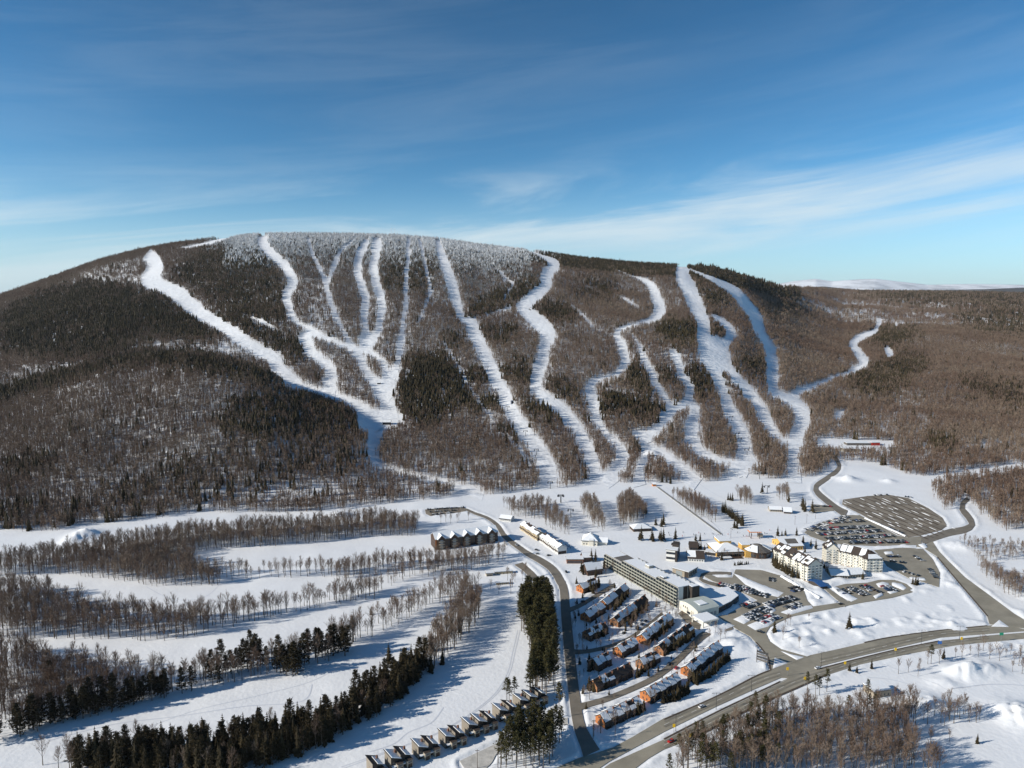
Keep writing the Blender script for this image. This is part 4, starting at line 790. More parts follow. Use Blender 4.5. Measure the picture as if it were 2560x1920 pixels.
P3 = ('tall pine in the lower right woods beside the highway', 'pines in the lower right woods')
grow(z9([(60, 1330), (90, 1220), (260, 1130), (420, 1080), (560, 1000), (730, 1000), (720, 1120), (640, 1278), (600, 1330)]), 'pine', 6, *P3, scale=(.6, .95), prob=.8)
spots('pine', z9([(560, 950), (1130, 960), (1250, 860), (1200, 920), (1260, 940), (1290, 970), (640, 1250), (700, 1270), (800, 1270), (1000, 810), (955, 830), (930, 835), (880, 800), (1640, 640)]), *P3, scale=(.5, .75))
L13 = (BD+'in the lower right woods below the highway', 'bare trees in the lower right woods')
grow(z9([(60, 1330), (90, 1230), (260, 1150), (560, 1010), (800, 940), (1100, 975), (1470, 930), (1560, 950), (1540, 1050), (1500, 1100), (1520, 1180), (1720, 1330)]), 'bare', 4.5, *L13, scale=(.85, 1.25), prob=.9)
grow(z9([(1600, 960), (1900, 940), (1960, 1010), (1720, 1030), (1600, 1020)]), 'bare', 4.2, *L13, scale=(.6, 1.0), prob=.85)
grow(z9([(1580, 1120), (1700, 1050), (1800, 1100), (1760, 1200), (1620, 1200)]), 'bare', 7, *L13, scale=(.5, .8), prob=.5)
L14 = (BD+'scattered between the highway and the snow field', 'bare trees scattered below the highway')
spots('bare', z9([(1570, 670), (1560, 715), (1620, 640), (1690, 640), (1790, 600), (1830, 610), (1880, 590), (1930, 600), (2000, 610), (2060, 620), (2100, 600), (2150, 640), (2180, 650), (2210, 660), (1500, 690), (1440, 700), (2040, 570), (1960, 560), (2130, 580), (2190, 590), (2240, 630), (2140, 690), (2200, 700)]), *L14, scale=(.45, .85))
L15 = (BD+'on the brushy bank right of the straight access road', 'bare trees on the bank right of the access road')
grow(z6([(1905, 985), (1990, 1030), (2090, 1100), (2212, 1130), (2320, 1150), (2320, 1300), (2212, 1246), (2090, 1182), (1960, 1075)]), 'bare', 4.2, *L15, scale=(.5, 1.0), prob=.9)
grow(z6([(1800, 885), (2000, 880), (2320, 905), (2320, 985), (2010, 1000), (1900, 960)]), 'bare', 4.8, *L15, scale=(.3, .75), prob=.75)
spots('spruce', z9([(1185, 695), (1140, 685), (1275, 668), (1718, 610)]), 'small dark evergreen on the snow beside the near carriageway', 'evergreens by the near carriageway', (.4, .7))
spots('spruce', z9([(1925, 1128)]), 'lone little spruce on the bright snow at the bottom right', None, (.45, .5))
spots('spruce', z9([(1137, 424)]), 'lone spruce in the snow field between car park and highway', None, (.95, .96))
spots('cedar', z9([(678, 452)]), 'rounded dark cedar at the resort entrance road', None, (1.6, 1.65))
spots('bare', z9([(760, 400), (745, 410), (775, 405), (890, 370), (730, 500), (830, 540)]), 'small bare tree near the resort entrance road', 'bare trees at the resort entrance', (.35, .7))
# wooded islands on the lower slopes
I1 = (BD+'in a wooded island above the ski base', 'bare trees in the islands above the ski base')
for P, s_ in [(z5([(1020, 660), (1060, 720), (1230, 740), (1300, 800), (1440, 840), (1400, 780), (1330, 700), (1240, 640)]), 7), (zB([(230, 800), (350, 830), (400, 960), (430, 1060), (330, 1010), (260, 900)]), 6), (zB([(515, 840), (620, 770), (700, 850), (760, 930), (640, 970), (540, 1000)]), 5.2),
              (zB([(950, 770), (1100, 790), (1200, 850), (1310, 960), (1280, 970), (1150, 920), (1000, 820)]), 6), (zB([(1460, 760), (1560, 770), (1580, 830), (1480, 820)]), 5.5), (zB([(1760, 740), (1860, 740), (1890, 810), (1800, 790)]), 6)]:
    grow(P, 'bare', s_*.82, *I1, scale=(.8, 1.15))
spots('spruce', zB([(1345+i*11.5, 872+i*8.6+(i % 2)*6) for i in range(15)]+[(1440, 1012), (1460, 1016), (1352, 890), (1500, 975)]), 'dark spruce in the slanting row on the ski base snow', 'spruces in the slanting row', (.8, 1.15))
spots('spruce', zB([(1390, 790), (1408, 795), (1425, 795), (1660, 740), (820, 990), (880, 985), (865, 1000), (870, 650), (905, 655), (935, 660), (650, 400), (668, 405), (685, 410), (640, 415), (700, 400), (740, 900), (1870, 808)]), 'spruce standing by itself on the lower ski slopes', 'single spruces on the lower slopes', (.7, 1.1))
spots('spruce', zB([(1985, 870), (1998, 880), (1978, 850), (2055, 895)]), 'tall narrow spruce beside the patrol hut car park', 'spruces by the patrol hut', (1.1, 1.5))
spots('spruce', zV([(640, 985), (375, 830), (320, 820), (290, 815), (1500, 610), (1565, 610), (1620, 610), (1790, 605), (1890, 720), (2010, 770), (1920, 870), (2085, 820), (1350, 945), (1440, 1015), (490, 1250), (1000, 1310), (240, 690), (310, 690), (1320, 880)]), 'small spruce between the base lodges', 'spruces around the base lodges', (.45, .85))
along('spruce', zL5([(180, 600), (260, 690), (360, 740), (470, 800), (540, 800)]), 14, 'dense evergreen along the left side of the cream hotel', 'evergreens beside the cream hotel', (.6, 1.0))
spots('cedar', zL5([(2110, 890), (2150, 900), (2180, 895), (1420, 820)]), 'bushy dark cedar near the oval car park', 'cedars near the oval car park', (1.1, 1.5))
spots('spruce', zB([(690, 1105), (705, 1110), (790, 1110), (800, 1118), (860, 1120), (975, 1095), (880, 1110), (850, 1100)]), 'broad evergreen beside the low hut above the lodges', 'evergreens by the low hut', (.7, 1.2))
spots('spruce', zK([(1775, 970), (1830, 850), (1850, 870), (1940, 720), (1985, 720), (1990, 900), (2080, 800), (1960, 1080), (1930, 1060), (1900, 1040)]), 'dark spruce among the chalets at the street bend', 'spruces among the chalets', (.55, 1.0))
# hedges and trees round the town houses
for q, nn_ in [([(1060, 1110), (1130, 1160), (1250, 1090), (1400, 960)], 34), ([(850, 1320), (960, 1290), (1080, 1220)], 20), ([(640, 1420), (690, 1380)], 5), ([(240, 1210), (330, 1220), (440, 1150)], 12), ([(620, 1110), (720, 1050), (800, 1010)], 8), ([(860, 920), (980, 860), (1110, 770)], 18), ([(180, 780), (260, 790), (380, 760)], 8), ([(540, 690), (640, 600), (720, 540)], 9), ([(430, 560), (520, 480), (570, 430)], 8), ([(720, 830), (830, 760), (930, 680)], 12), ([(230, 980), (260, 1020), (250, 1060)], 5), ([(250, 400), (310, 370), (340, 330)], 6)]:
    along('cedar', zT(q), nn_, 'dark cedar hedge tree beside the town houses', 'cedars beside the town houses', (.95, 1.55), 1.0)
spots('bare', zT([(120, 640), (205, 700), (185, 860), (240, 1090), (190, 930), (130, 560), (440, 830), (480, 790), (560, 640), (690, 610), (730, 900), (780, 1010), (750, 1330), (690, 1420), (280, 1600), (340, 1570), (460, 1500), (640, 760), (960, 640), (1060, 650), (1370, 800), (1330, 820), (820, 470), (880, 530), (920, 560), (980, 600), (520, 730), (600, 700), (590, 740), (620, 640), (380, 260), (440, 230), (780, 970), (560, 1470), (620, 1450), (440, 1520), (800, 520), (760, 480), (300, 860), (870, 610), (1260, 720), (1290, 740)]), 'bare garden tree among the orange town houses', 'garden trees among the town houses', (.4, .7))
def clear_of_rows(X, Y):
    ok = np.ones(len(X))
    for q1, q2, n, lb, cov in TR:
        a_, rz_, ln_ = frame(*zT([q1, q2])); dx, dy = X-a_.x, Y-a_.y; u_ = dx*math.cos(rz_)+dy*math.sin(rz_); v_ = -dx*math.sin(rz_)+dy*math.cos(rz_)
        ok = np.where((u_ > -1.5) & (u_ < ln_+1.5) & (v_ > -2.5) & (v_ < 10.5), 0, ok)
    return ok
ZONE = zT([(130, 420), (480, 360), (640, 430), (900, 560), (1110, 720), (1250, 800), (1380, 900), (1050, 1200), (650, 1440), (300, 1580), (200, 1360), (120, 900), (95, 580)])
grow(ZONE, 'bare', 7.5, 'leafless garden tree in the snow between the town house rows', 'leafless trees between the town house rows', scale=(.3, .7), prob=lambda X, Y: .55*clear_of_rows(X, Y))
grow(ZONE, 'cedar', 9.5, 'little dark cedar in the snow between the town house rows', 'little cedars between the town house rows', scale=(.45, 1.0), prob=lambda X, Y: .5*clear_of_rows(X, Y))
GV = 'bare shrub-like tree in the gardens between hotel and town houses', 'garden shrubs between hotel and town houses'
for P in ([(400, 720), (560, 620), (740, 520), (840, 560), (660, 700), (440, 830)], [(700, 900), (960, 700), (1010, 680), (760, 960)], [(420, 180), (700, 330), (980, 520), (960, 560), (660, 390), (420, 240)]):
    grow(zT(P), 'bare', 5.5, *GV, scale=(.25, .55), prob=.55)
along('bare', zV([(350, 960), (600, 960), (900, 950), (1200, 960), (1420, 900)]), 22, 'small bare tree in front of the base lodges', 'bare trees in front of the base lodges', (.3, .6), 5)
along('cedar', zV([(830, 1065), (1050, 1050)]), 12, 'clipped dark hedge bush above the hotel car park', 'hedge bushes above the hotel car park', (.45, .7), .8)
along('bare', zH([(1180, 980), (1300, 1090), (1420, 1180), (1600, 1220)]), 9, 'small bare tree by the columned porch', 'bare trees by the columned porch', (.25, .5), 3)
along('spruce', zL5([(880, 640), (920, 720), (960, 760)]), 6, 'dark spruce in the shaded hotel courtyard', 'spruces in the hotel courtyard', (.35, .6), 2)
spots('pine', zS([(1275, 1050)]), 'small thin pine in the cul-de-sac of the saw-tooth houses', None, (.3, .32))

byk = {}
for t in TREES:
    px, py = project(t[1], t[2], t[3]); byk.setdefault(t[0], []).append((math.hypot(t[1], t[2]) if -20 < px < 2580 and py < 1960 else 1e6, t))
KN = {'bare': ('bare_tree', 'tree'), 'spruce': ('spruce_tree', 'tree'), 'pine': ('pine_tree', 'tree'), 'fir': ('fir_tree', 'tree'), 'cedar': ('cedar_shrub', 'shrub')}
for k, lst in byk.items():
    named = {}
    for e in lst: named.setdefault(e[1][7], []).append(e)
    small = [e for v in named.values() if len(v) <= 25 for e in v]; big = sorted([e for v in named.values() if len(v) > 25 for e in v], key=lambda e: e[0]/e[1][5])
    lim = 280; solo = small[:lim]+big[:max(lim-len(small), 0)]; rest = big[max(lim-len(small), 0):]
    print(k, len(lst), len(solo), len(rest))
    for _, t in solo:
        e = empty(KN[k][0], (t[1], t[2], t[3]), t[4]); e.scale = (t[5],)*3; tag(e, t[7], KN[k][1], t[8])
        tm, cm = TMESH[k][t[6]]; obj('trunk', tm, e); obj('crown', cm, e)
    if rest:
        A = np.array([[t[1], t[2], t[3], t[4], t[5], t[6]] for _, t in rest])
        scatter('woodland', {'bare': 'massed bare deciduous trees of the valley belts', 'spruce': 'massed dark evergreens of the valley rows', 'pine': 'massed pines of the valley groves', 'fir': 'massed bushy firs of the valley rows', 'cedar': 'massed cedars'}[k], A[:, :3], A[:, 3], A[:, 4], A[:, 5].astype(int), TJOIN[k])

# ------------------------------------------------------------------ far hills beyond the plateau
def hills(label, prof, dist, depth, seed, treeline):
    px = np.linspace(prof[0][0], prof[-1][0], 220); py = np.interp(px, [p[0] for p in prof], [p[1] for p in prof]); cx, cy, cz = ray(px, py); u, e = cx/cy, cz/cy
    rows = 26; V = []
    for j in range(rows):
        t = j/(rows-1); Y = dist-depth*(1-t); X = u*dist*(Y/dist)
        zt = CAM_H+e*dist; z = 60+(zt-60)*(t**.9)*(1+.10*(1-t)*fbm(X/900, np.full_like(X, Y)/900, 4, seed)*2)
        V += list(zip(X, np.full_like(X, Y), z))
    n = len(px); Fc = [(j*n+i, j*n+i+1, (j+1)*n+i+1, (j+1)*n+i) for j in range(rows-1) for i in range(n-1)]
    b = len(V); V += [(v[0]*1.05, v[1]+1500, 20) for v in V[-n:]]; Fc += [((rows-1)*n+i, (rows-1)*n+i+1, b+i+1, b+i) for i in range(n-1)]
    tag(obj('hills', mesh('hills', V, Fc, treeline, None, True)), label, kind='structure')
def hillmat(name, lo, hi, z0, z1):
    m = bpy.data.materials.new(name); m.use_nodes = True; t = m.node_tree; bs = t.nodes['Principled BSDF']; bs.inputs['Roughness'].default_value = .9; bs.inputs['Specular IOR Level'].default_value = .1
    g = t.nodes.new('ShaderNodeNewGeometry'); n = t.nodes.new('ShaderNodeTexNoise'); n.inputs['Scale'].default_value = .0016; n.inputs['Detail'].default_value = 8; n.inputs['Roughness'].default_value = .7; t.links.new(g.outputs['Position'], n.inputs['Vector'])
    s = t.nodes.new('ShaderNodeSeparateXYZ'); t.links.new(g.outputs['Position'], s.inputs[0]); r = t.nodes.new('ShaderNodeMapRange'); t.links.new(s.outputs[2], r.inputs[0]); r.inputs[1].default_value = z0; r.inputs[2].default_value = z1
    a = t.nodes.new('ShaderNodeMath'); a.operation = 'MULTIPLY_ADD'; t.links.new(n.outputs[0], a.inputs[0]); a.inputs[1].default_value = 2.6; a.inputs[2].default_value = -1.35
    a2 = t.nodes.new('ShaderNodeMath'); a2.operation = 'ADD'; a2.use_clamp = True; t.links.new(a.outputs[0], a2.inputs[0]); t.links.new(r.outputs[0], a2.inputs[1])
    mx_ = t.nodes.new('ShaderNodeMix'); mx_.data_type = 'RGBA'; t.links.new(a2.outputs[0], mx_.inputs[0]); mx_.inputs[6].default_value = (*lo, 1); mx_.inputs[7].default_value = (*hi, 1); t.links.new(mx_.outputs[2], bs.inputs['Base Color']); MATS[name] = m
hillmat('far_hill', (.17, .19, .22), (.80, .83, .87), 260, 760)  # distance haze painted in: the woods' tone is a pale blue-grey
hillmat('near_hill', (.09, .09, .09), (.30, .31, .32), 500, 1400)
hills('snow-topped blue hills on the right horizon', [(1750, 730), (1930, 712), (1990, 702), (2040, 697), (2080, 703), (2150, 698), (2190, 697), (2240, 703), (2320, 712), (2420, 710), (2560, 712), (2900, 718)], 15500, 3800, 91, 'far_hill')
hills('low dark wooded ridge in front of the snow-topped hills', [(1800, 745), (1930, 722), (2060, 716), (2140, 724), (2250, 727), (2380, 725), (2480, 722), (2560, 719), (2900, 722)], 11000, 2500, 97, 'near_hill')

# ------------------------------------------------------------------ buildings
def roof_snow(parent, x0, x1, y0, y1, z, rise, s0=0.0, s1=1.0, side=-1, m='roof_snow', thick=.32, lift=.27, over=.35, name='roof_snow', ragged=0):
    """snow slab lying on one slope of a gable roof, from s0 (ridge) to s1 (eave)"""
    ym = (y0+y1)/2; ye = (y0-over) if side < 0 else (y1+over); drop = rise*over/((y1-y0)/2)
    def P(x, s): return (x, ym+(ye-ym)*s, z+rise+(-drop-rise)*s+lift)
    n = 5 if ragged else 1; V = []
    for i in range(n+1):
        x = x0+(x1-x0)*i/n; r = random.uniform(-ragged, ragged) if ragged else 0; V += [P(x, s0), P(x, min(max(s1+r, s0+.1), 1.0))]
    m0 = len(V); V += [(a, b, c+thick) for a, b, c in V]; Fc = []
    for i in range(n):
        a, b, c, d = 2*i, 2*i+1, 2*i+3, 2*i+2; Fc += [(a, b, c, d), (m0+d, m0+c, m0+b, m0+a), (b, m0+b, m0+c, c), (d, m0+d, m0+a, a)]
    Fc += [(0, m0, m0+1, 1), (2*n, 2*n+1, m0+2*n+1, m0+2*n)]
    me = mesh(name, V, Fc, m); me.validate()
    import bmesh; bm = bmesh.new(); bm.from_mesh(me); bmesh.ops.recalc_face_normals(bm, faces=bm.faces); bm.to_mesh(me); bm.free()
    return obj(name, me, parent)

def town_row(pfl, pfr, n, label, depth=8.2, eave=4.3, rise=3.0, cover=.7, wall='brown_siding', end='cedar', seed=0):
    rnd = random.Random(seed); a, rz, ln = frame(*zT([pfl, pfr])); e = tag(empty('town_house_row', a, rz), label, 'town houses', 'orange-gabled town house rows'); uw = ln/n
    for i in range(n):
        x0, x1 = i*uw, (i+1)*uw; st = .35*(i % 2)+rnd.uniform(-.1, .1); dy = .5*(i % 2); zt = eave+st
        gable_wall('end_wall' if i == 0 else 'wall', e, end if i == 0 else wall, x0+(.25 if i == 0 else 0), x1-.01, dy, depth+dy, -.8, zt, rise)
        bx('front_wall', e, wall, x0+.3, x1-.05, dy-.09, dy-.01, -.8, zt-.1)
        rf = gable('roof', e, 'brown_roof', x0-(.3 if i == 0 else -.02), x1+.02, dy, depth+dy, zt, rise, .45)
        c = rnd.random()
        if c < cover: roof_snow(rf, x0+.25, x1-.25, dy, depth+dy, zt, rise, rnd.uniform(.0, .12), 1.0)
        elif c < cover+.5*(1-cover): roof_snow(rf, x0+.4, x1-.3, dy, depth+dy, zt, rise, rnd.uniform(.45, .65), 1.0, ragged=.02)
        roof_snow(rf, x0+.1, x1-.1, dy, depth+dy, zt, rise, .0, rnd.uniform(.7, 1), 1)
        bx('chimney', rf, 'brick', x1-.75, x1+.05, depth/2+dy-1.3, depth/2+dy-.4, zt+rise-1.2, zt+rise+1.0)
        for zz in (.9, 3.1): winrow(e, x0+.6, x1-.3, 2, zz, 1.15, 1.0, dy-.09, 'glass')
        bx('door', e, 'dark_wall', x0+.35, x0+1.25, dy-.15, dy-.09, 0, 2.0)
        bx('porch', e, 'brown_siding', x0+.3, x1-.3, dy-1.4, dy-.15, -.4, .25)
    winside(e, 1.2, depth-1.2, 2, 1.0, 1.3, 1.0, .25, 'glass'); winside(e, 2.2, depth-2.2, 2, 4.2, 1.3, .9, .25, 'glass')
    return e
for i, (q1, q2, n, lb, cov) in enumerate(TR): town_row(q1, q2, n, lb, cover=cov, seed=i+3, end='dull_cedar' if i in (3, 4, 5, 6, 9, 10) else 'cedar', depth=7.4 if i in (3, 4, 5, 9, 10) else 8.4)

# saw-tooth houses at the bottom edge
def saw(p, kind, label, rz):
    a = G(p); e = tag(empty('saw_tooth_house', a, rz), label, 'house', 'saw-tooth houses at the bottom edge'); W, D = 5.9, 8.2; zh, zl = 7.8, 5.2
    V = [(0, 0, -.6), (W, 0, -.6), (W, D, -.6), (0, D, -.6), (0, 0, zh), (W, 0, zl), (W, D, zl), (0, D, zh)]
    poly3('wall', e, 'dark_wall', V, BOXF); bx('side_wall', e, 'grey_siding', -.07, -.004, .05, D-.05, -.6, zh-.1)  # front dark, left side pale: shade and sun put into wall colours
    def slab(nm, m, x0, x1, y0, y1, off, th):
        f = lambda x: zh+(zl-zh)*x/W+off
        v = [(x0, y0, f(x0)), (x1, y0, f(x1)), (x1, y1, f(x1)), (x0, y1, f(x0))]; v += [(q[0], q[1], q[2]+th) for q in v]; return poly3(nm, e, m, v, BOXF)
    slab('roof', 'brown_roof', -.5, W+.05, -.7, D+.7, .02, .25)
    if kind < 2: slab('roof_snow', 'roof_snow', .5 if kind else .1, W-.05, -.65, D+.4, .3, .5)
    else: slab('roof_snow', 'roof_snow', W*.45, W-.05, -.65, D*.85, .3, .4)
    bx('chimney', e, 'brick', W-1.6, W-.7, D*.55, D*.55+1, 5, 8)
    bx('garage', e, 'beige_wall', W*.42, W-.1, -3.0, -.02, -.6, 4.3); bx('garage_roof', e, 'brown_roof', W*.42-.2, W+.1, -3.2, -.02, 4.32, 4.5); bx('garage_door', e, 'brown_siding', W*.5, W-.5, -3.08, -3.01, 0, 2.3)
    bx('porch_roof', e, 'brown_roof', .1, W*.41, -2.0, -.03, 2.5, 2.7); bx('porch_snow', e, 'roof_snow', .15, W*.40, -1.95, -.05, 2.71, 3.1)
    winrow(e, .3, W*.4, 1, 3.4, 1.3, 1.2, -.01, 'glass'); winrow(e, .3, W*.4, 1, .4, 1.9, 1.0, -.01, 'glass'); winside(e, 2, D-2, 3, 2.2, 1.4, 1.0, 0, 'glass'); bx('window', e, 'glass', W*.55, W-.5, -3.08, -3.01, 2.8, 3.9)
    return e
a0, a1 = G(zS([(330, 1130)])[0]), G(zS([(1640, 590)])[0]); RZ = math.atan2(a1.y-a0.y, a1.x-a0.x)
SW = [(130, 1180), (315, 1120), (410, 1082), (590, 1005), (690, 968), (860, 895), (960, 858), (1095, 775), (1190, 738), (1280, 702), (1405, 625), (1500, 588), (1610, 520), (1705, 483), (1790, 445)]
KD = [2, 0, 2, 0, 2, 0, 2, 0, 1, 2, 0, 2, 0, 1, 2]
NUM = ['first', 'second', 'third', 'fourth', 'fifth', 'sixth', 'seventh', 'eighth', 'ninth', 'tenth', 'eleventh', 'twelfth', 'thirteenth', 'fourteenth', 'fifteenth']
for i, (q, k) in enumerate(zip(SW, KD)): saw(zS([q])[0], k, ['snow-roofed beige', 'snow-roofed dark', 'bare-roofed dark'][k]+' saw-tooth house, '+NUM[i]+' of the row counted from the bottom left', RZ)

# long balconied hotel
def long_hotel():
    a, rz, ln = frame(*zH([(175, 392), (1130, 945)])); e = tag(empty('hotel', a, rz), 'long flat-roofed hotel with rows of balconies and snow on the roof', 'hotel'); D = 17.0
    secs = [(0, .27, 11.5, 4), (.27, .745, 14.4, 5), (.745, 1, 17.2, 6)]
    for k, (f0, f1, h, fl) in enumerate(secs):
        x0, x1 = f0*ln+(.01 if k else 0), f1*ln; bx('wall', e, 'concrete', x0, x1, 0, D, -1.5, h)
        bx('parapet', e, 'concrete', x0, x1-.02, -.3, .02, h+.02, h+.7); bx('parapet', e, 'concrete', x0, x1-.02, D-.3, D+.1, h+.02, h+.7)
        bx('roof_snow', e, 'roof_snow', x0+.3, x1-.3, .05, D-.35, h+.01, h+.5)
        nb = max(int((x1-x0)/3.9), 1); bw = (x1-x0)/nb; fh = h/fl
        for j in range(nb):
            bx('fin_wall', e, 'concrete', x0+j*bw-.14, x0+j*bw+.14, -1.75, -.01, -.6, h-.2)
            for q in range(fl):
                z = q*fh; xa = x0+j*bw+.15; xb = xa+bw-.3
                bx('window', e, 'glass', xa+.1, xb-.1, -.05, -.004, z+.3, z+fh-.5)
                bx('balcony', e, 'balcony_green', xa, xb, -1.7, -1.55, z-.1, z+1.0); bx('balcony_floor', e, 'concrete', xa, xb, -1.54, -.06, z-.12, z+.05)
    h = 17.2; bx('end_panel', e, 'white_wall', ln, ln+.12, 0, 5.2, -1, h); 
    for y0_, y1_ in ((5.4, 7.2), (8.6, 9.6), (10.6, D)): bx('end_panel', e, 'dark_wall', ln, ln+.1, y0_, y1_, -1, h)
    bx('end_panel', e, 'brown_siding', ln, ln+.07, 7.25, 8.55, -1, h); winside(e, 7.3, 8.5, 1, 2, 12, .7, ln+.07, 'glass', 1)
    bx('stair_tower', e, 'dark_wall', ln+.13, ln+4.5, 11, D+2, -1, h+.4); bx('tower_snow', e, 'roof_snow', ln+.3, ln+4.3, 11.2, D+1.8, h+.41, h+.8)
    bx('roof_house', e, 'concrete', ln*.47, ln*.47+6, 9, 14, 14.4, 17); bx('roof_house_snow', e, 'roof_snow', ln*.47+.1, ln*.47+5.9, 9.1, 13.9, 17.01, 17.5)
    bx('roof_house', e, 'grey_roof', ln*.77, ln*.77+5, .4, 4, 17.2, 18.8); bx('roof_house_snow', e, 'roof_snow', ln*.77+.1, ln*.77+4.9, .5, 3.9, 18.81, 19.3)
    bx('bare_roof', e, 'grey_roof', ln*.12, ln*.265, 1.0, D-1, 11.99, 12.5)
    for i in range(14): x = ln*(.30+.66*i/13); bx('vent', e, 'grey_metal', x, x+.9, D-2.2, D-1.2, (14.4 if x < ln*.745 else 17.2), (15.9 if x < ln*.745 else 18.6))
long_hotel()

def block(name, label, cat, z, pfl, pfr, depth, h, wall, roof=None, rise=0, rows=(), side_rows=(), m_snow='roof_snow', over=.5, snow=1.0, flat=True, left=None, group=None, hipr=False, win='glass', wh=1.3, ww=1.1):
    """generic building: walls from two ground pixels, windows as parts, snow on the roof"""
    a, rz, ln = frame(*z([pfl, pfr])); e = tag(empty(name, a, rz), label, cat, group)
    if roof is None or hipr:
        bx('wall', e, wall, 0, ln, 0, depth, -1, h)
    else: gable_wall('wall', e, wall, 0, ln, 0, depth, -1, h, rise)
    if left: bx('side_wall', e, left, -.08, -.004, .02, depth-.02, -1, h-.02)
    if roof is None:
        bx('roof', e, 'grey_roof', -over, ln+over, -over, depth+over, h+.01, h+.4); bx('roof_snow', e, m_snow, -over+.2, ln+over-.2, -over+.2, depth+over-.2, h+.41, h+.85)
    elif hipr:
        hip('roof', e, roof, 0, ln, 0, depth, h+.26, rise, over); 
        if snow > 0: hip('roof_snow', e, m_snow, .4, ln-.4, .4, depth-.4, h+.62, rise*.98, over)
    else:
        rf = gable('roof', e, roof, -over, ln+over, 0, depth, h, rise, over)
        for sd in (-1, 1):
            n = max(int(ln/7), 1)
            for i in range(n):
                if random.random() < snow: roof_snow(rf, -over+.1+(ln+2*over-.2)*i/n+.05, -over+.1+(ln+2*over-.2)*(i+1)/n-.05, 0, depth, h, rise, random.uniform(0, .1), 1.0 if snow >= 1 else random.uniform(.75, 1), sd, over=over-.05)
    for zz, n in rows: winrow(e, .6, ln-.6, n, zz, wh, ww, 0, win)
    for zz, n in side_rows: winside(e, .6, depth-.6, n, zz, wh, ww, -.08 if left else 0, win); winside(e, .6, depth-.6, n, zz, wh, ww, ln, win, 1)
    return e, ln

# white banded block, hall roof, low hall, pavilion
e, ln = block('office_block', 'white-banded dark office block with flat snowy roof behind the long hotel', 'office', zH, (975, 328), (1118, 345), 24, 11.5, 'dark_wall')
for z0, z1 in ((.2, 2.2), (4.6, 7.3), (9.6, 11.4)): bx('white_band', e, 'white_wall', -.15, ln-2, -.14, -.004, z0, z1)
winrow(e, .4, ln-2.2, 7, 2.5, 1.8, 1.7, -.02, 'glass'); winrow(e, .4, ln-2.2, 7, 7.6, 1.8, 1.7, -.02, 'glass'); winside(e, 1, 23, 7, 7.6, 1.8, 1.8, ln, 'glass', 1); winside(e, 1, 23, 7, 2.5, 1.8, 1.8, ln, 'glass', 1)
bx('roof_house', e, 'dark_wall', ln-6, ln+.3, 9, 19, 11.9, 15); bx('roof_house', e, 'dark_wall', 3, 8, 13, 18, 11.9, 13.5)
e, ln = block('hall', 'low hall with a white gable and snow roof right of the office block', 'hall', zH, (1265, 335), (1478, 345), 15, 3.6, 'white_wall', 'brown_roof', 5.2, rows=((.8, 6),), snow=.8, over=.7)
block('hut', 'small dark steep-roofed hut behind the white gabled hall', 'hut', zH, (1285, 185), (1395, 190), 9, 3.2, 'dark_wall', 'brown_roof', 4.6, rows=((.8, 3),), snow=.25)
e, ln = block('annex', 'low annex with a wide pale snow roof behind the long hotel', 'annex', zH, (1060, 498), (1268, 556), 17, 5.6, 'beige_wall', left='tan_wall', over=.8)
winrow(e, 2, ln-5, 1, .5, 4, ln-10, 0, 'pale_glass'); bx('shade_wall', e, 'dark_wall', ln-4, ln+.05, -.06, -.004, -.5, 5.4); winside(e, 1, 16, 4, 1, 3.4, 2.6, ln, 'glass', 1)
def pavilion():
    a, rz, ln = frame(*zH([(1150, 965), (1388, 1105)])); e = tag(empty('pavilion', a, rz), 'cream pavilion with a pale green curved roof and a columned porch', 'pavilion'); D = 22; n = 8
    V = []; 
    for i in range(n+1):
        x = ln*i/n; z = 7.2+2.2*math.sin(math.pi*i/n)**.8; V += [(x, 0, -1), (x, 0, z), (x, D, z), (x, D, -1)]
    Fc = [(4*i, 4*i+4, 4*i+5, 4*i+1) for i in range(n)]+[(4*i+2, 4*i+6, 4*i+7, 4*i+3) for i in range(n)]+[(0, 1, 2, 3), (4*n+3, 4*n+2, 4*n+1, 4*n)]
    poly3('wall', e, 'cream_wall', V, Fc); V = []
    for i in range(n+1):
        x = -.4+(ln+.8)*i/n; z = 7.22+2.2*math.sin(math.pi*i/n)**.8; V += [(x, -.6, z), (x, D+.4, z), (x, D+.4, z+.3), (x, -.6, z+.3)]
    Fc = [(4*i+a_, 4*i+4+a_, 4*i+4+b_, 4*i+b_) for i in range(n) for a_, b_ in ((0, 1), (1, 2), (2, 3), (3, 0))]+[(0, 1, 2, 3), (4*n+3, 4*n+2, 4*n+1, 4*n)]
    o = poly3('roof', e, 'green_roof', V, Fc)
    bx('snow_patch', e, 'roof_snow', ln*.45, ln*.8, 6, 14, 9.3, 9.75)
    winrow(e, 4, 11, 3, 4.2, 1.6, 1.1, 0); winrow(e, 10, ln-9, 3, .8, 1.9, 1.6, 0); winside(e, 2, 20, 5, 1, 3, 2.4, ln, 'pale_glass', 1)
    pr = bx('porch_roof', e, 'cream_wall', ln+.1, ln+15, -7, 9, 4.6, 5.4); bx('porch_snow', e, 'roof_snow', ln+.6, ln+14.5, -6.5, 8.5, 5.41, 5.75)
    for x in (ln+1.5, ln+13.8):
        for y in (-6.2, 1.0, 8.0): bx('column', e, 'cream_wall', x-.4, x+.4, y-.4, y+.4, -1, 4.6)
pavilion()
